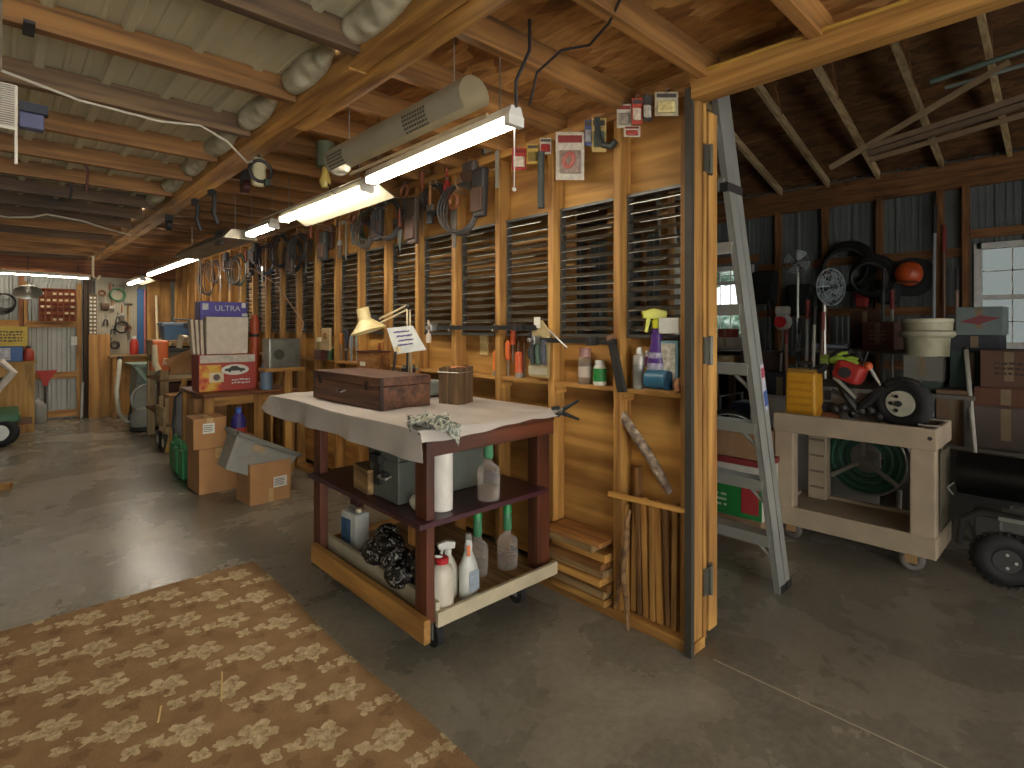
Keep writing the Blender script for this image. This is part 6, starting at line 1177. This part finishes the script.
hung('orange_helmet', 'orange hard hat hung on the far garage wall', 910, 274, .135, 'b0481e', 'helmet', 'helmet', X=7.52); hung('black_disc', 'wide black rimmed hat behind the orange hard hat', 912, 277, .235, '1a1c1c', 'hat', 'hat', X=7.88)
hung('dark_bag', 'dark backpack hung below the girt beside the ladder', 765, 288, .24, '17181a', 'bag'); hung('red_pouch', 'red pouch hung under the black coiled hose', 862, 300, .10, '8a2420', 'bag', 'pouch')
hung('dark_bag', 'dark bag hung below the grey fan', 800, 300, .22, '141516', 'bag'); hung('dark_bag', 'dark jacket hung left of the orange helmet', 889, 292, .16, '1c2426', 'bag', 'jacket')
# string trimmer & leaning tools
tm = thing('string_trimmer', 'red and white string trimmer standing by the far wall', 'trimmer', W(783, 322, X=6.6)); z = tm.location.z; tm.location.z = 0
obj('motor_housing', MB().sph((0, 0, z), .10, 14, (.8, 1, 1)), plain('9a9a94', .45), tm, smooth=True); obj('red_cover', MB().cyl((-.10, 0, z), (-.06, 0, z), .065, n=18), plain('9a1f22', .4), tm); obj('white_top', MB().boxc((0, 0, z+.13), (.12, .14, .10)), plain('a8a49a', .5), tm, bev=.02); obj('shaft', MB().tube([(0, 0, z-.05), (-.05, .05, .06)], .016, 8), STL, tm); obj('cutting_head', MB().lathe([(.10, 0), (.09, .03), (.03, .07)], c=(-.05, .05, 0), n=16), BLACK, tm, smooth=True); obj('handle', MB().torus((-.02, 0, z-.35), (0, .5, 1), .07, .012, 16), BLACK, tm, smooth=True)
LEAN = [(757, 330, 752, 362, 'c0ac80', 5.8, 'pale handled hoe leaning beside the ladder'), (774, 360, 768, 300, '5a5a58', 6.9, 'grey pole leaning right of the dark backpack'), (806, 372, 808, 300, '9a9a96', 6.2, 'steel rake leaning under the grey fan'), (812, 372, 815, 306, 'a8a49a', 6.1, 'pale steel pole leaning beside the rake'), (820, 366, 823, 312, '6a4a36', 6.05, 'brown shovel handle leaning under the pale fan'), (881, 350, 884, 268, '3a4440', 7.3, 'dark green tool leaning left of the hard hat'), (893, 345, 892, 290, '8a847a', 7.3, 'grey handled tool leaning right of the dark green tool'),
        (933, 330, 935, 204, '8f959a', 7.7, 'tall pale pole with black grip standing on the far wall'), (945, 330, 944, 225, '6a4a38', 7.75, 'brown pole standing beside the tall pale pole'), (958, 318, 957, 268, '9a7a6a', 7.7, 'short tan stick left of the right window'), (789, 372, 786, 330, '88644a', 6.4, 'wooden handle leaning below the string trimmer'), (798, 372, 800, 318, '4c4c4a', 6.5, 'dark steel bar leaning below the grey fan')]
for i, (x0, y0, x1, y1, c, X, lb) in enumerate(LEAN):
    b = W(x1, y1, X=X+.1); a = W(x0, y0, X=X); k = 1.0; a = Vector((X-.05, a.y, 0)); t = thing('leaning_tool', lb, 'tool', a, world=True)
    obj('shaft', MB().tube([a, b], .017, 8), plain(c, .5), t); e = b-(b-a)*.12; obj('grip', MB().tube([e, b], .022, 8), plain('2a2422' if i % 2 else '7a2a26', .6), t); obj('tool_head', MB().boxc(a+Vector((0, 0, .09)), (.03, .16, .18)), plain('55534e', .45, .4), t, bev=.006)
# dim clutter low on the left of the garage
CL = [(740, 352, 770, 400, 6.4, .5, '3a2a24', 'dark carton on the floor behind the ladder rail', 0), (760, 376, 800, 400, 5.75, .4, '2c3038', 'dark blue crate behind the yellow case', None), (716, 352, 745, 410, 7.0, .5, '24201e', 'black cabinet under the small garage window', 0)]
for i, (x0, y0, x1, y1, X, dx, c, lb, z) in enumerate(CL):
    b = W(x1, y1, X=X); shelf_box('storage_crate', lb, x0, y0, x1, y1, X, dx, c, 0, cat='crate')
shelf_box('planter_box', 'cream window box on the ledge under the small window', 715, 338, 735, 349, 6.9, .2, '8f8878', None, cat='box')
shelf_box('paint_can_box', 'red tin on the ledge under the small window', 718, 329, 732, 338, 7.0, .2, '7a3330', None, cat='tin')
# ---- stored lengths under the garage roof
for i, (a, b, r, c, lb) in enumerate((((930, 82), (1040, 45), .02, '5f6e62', 'green conduit hung under the garage rafters'), ((945, 88), (1040, 60), .014, '77807a', 'thin grey conduit below the green one'), ((830, 168), (1010, 62), .028, '8a7456', 'long pale brace board crossing the garage rafters'), ((868, 148), (1040, 92), .03, '7c6650', 'upper stored trim board under the garage roof'), ((868, 154), (1040, 100), .028, '6e5a46', 'middle stored trim board under the garage roof'), ((870, 160), (1040, 110), .024, '80694f', 'lower stored trim board under the garage roof'))):
    pa = W(*a, X=5.4); pb = W(*b, X=5.4)
    m_ = MB(); m_.tube([pa, pb], r, 10 if i < 2 else 4); solo('conduit' if i < 2 else 'trim_board', lb, 'pipe' if i < 2 else 'board', m_, plain(c, .6), pa)
# ---- more dim clutter between the ladder and the cart
gn = thing('generator', 'dark engine with tubular frame on the garage floor behind the yellow case', 'engine', (5.3, 2.25, 0), world=True)
obj('engine_block', MB().boxc((5.3, 2.25, .36), (.36, .34, .36)), plain('2a3038', .5, .2, .3, 20), gn, bev=.03); obj('fuel_tank', MB().boxc((5.3, 2.25, .62), (.30, .34, .14)), plain('3a4660', .45), gn, bev=.04); obj('muffler', MB().cyl((5.08, 2.1, .42), (5.08, 2.4, .42), .06, n=14), plain('7a7c7c', .4, .6), gn)
for y in (2.03, 2.47): obj('frame_tube', MB().tube([(5.06, y, .02), (5.06, y, .74), (5.54, y, .74), (5.54, y, .02)], .016, 8), plain('6a6e72', .4, .5), gn)
ws = thing('wooden_stool', 'brown wooden stool frame behind the red and white trimmer', 'stool', (6.25, 2.55, 0), world=True)
for x in (6.1, 6.4):
    for y in (2.4, 2.7): obj('leg', MB().tube([(x, y, 0), (6.25+(x-6.25)*.7, 2.55+(y-2.55)*.7, .86)], .022, 6), rwood('z'), ws)
obj('seat', MB().box(6.08, 6.42, 2.38, 2.72, .86, .90), rwood('x'), ws, bev=.006); obj('stretcher', MB().box(6.14, 6.36, 2.42, 2.44, .4, .43), rwood('x'), ws)
bk2 = thing('bicycle_wheel', 'spoked wheel leaning by the dark engine', 'wheel', (4.9, 2.3, 0), world=True); c = Vector((4.9, 2.3, .34)); obj('tire', MB().torus(c, (1, .5, .1), .30, .022, 30, 8), RUBBER, bk2, smooth=True); m_ = MB(); ax_ = Vector((1, .5, .1)).normalized(); u_ = ax_.orthogonal().normalized(); w_ = ax_.cross(u_)
for q in range(12): m_.tube([c, c+u_*(.29*math.cos(q*PI/6))+w_*(.29*math.sin(q*PI/6))], .003, 4)
m_.torus(c, (1, .5, .1), .275, .008, 30, 6); obj('spokes', m_, STL, bk2)
fl_ = thing('folding_table', 'pale plank bench under the small garage window behind the ladder', 'table', (6.4, 3.5, 0), world=True); obj('table_top', MB().box(6.2, 6.75, 3.0, 4.6, .98, 1.06), lwood('y'), fl_, bev=.004)
for y in (3.1, 4.5):
    for x in (6.25, 6.70): obj('leg', MB().box(x-.03, x+.03, y-.03, y+.03, 0, .98), lwood('z'), fl_)
solo('silver_tray', 'shallow bluish tray on the far rack below the pale fan', 'tray', MB().boxc((6.55, 1.95, 1.20), (.3, .34, .05), (0, 0, .2)), plain('8890a0', .3, .5), (6.55, 1.95, 1.172), bev=.01)
solo('work_hat', 'dark work cap lying on the brown cloth of the cart', 'cap', MB().sph((4.12, 1.24, .86), .06, 12, (1.2, 1.3, .6)), plain('3a3a48', .8), (4.12, 1.24, .83), smooth=True)
for i, (x, y, a, l_) in enumerate(((.72, 1.98, 1.45, .09), (.50, 2.02, 1.2, .07))):
    solo('straw', ('thin pale straw lying on the rug, right one', 'thin pale straw lying on the rug, left one')[i], 'straw', MB().tube([W((222, 161)[i], (672, 706)[i], Z=.014), W((221, 158)[i], (701, 722)[i], Z=.013)], .0035, 5), plain('d8b87a', .7), W((222, 161)[i], (690, 712)[i], Z=.012))
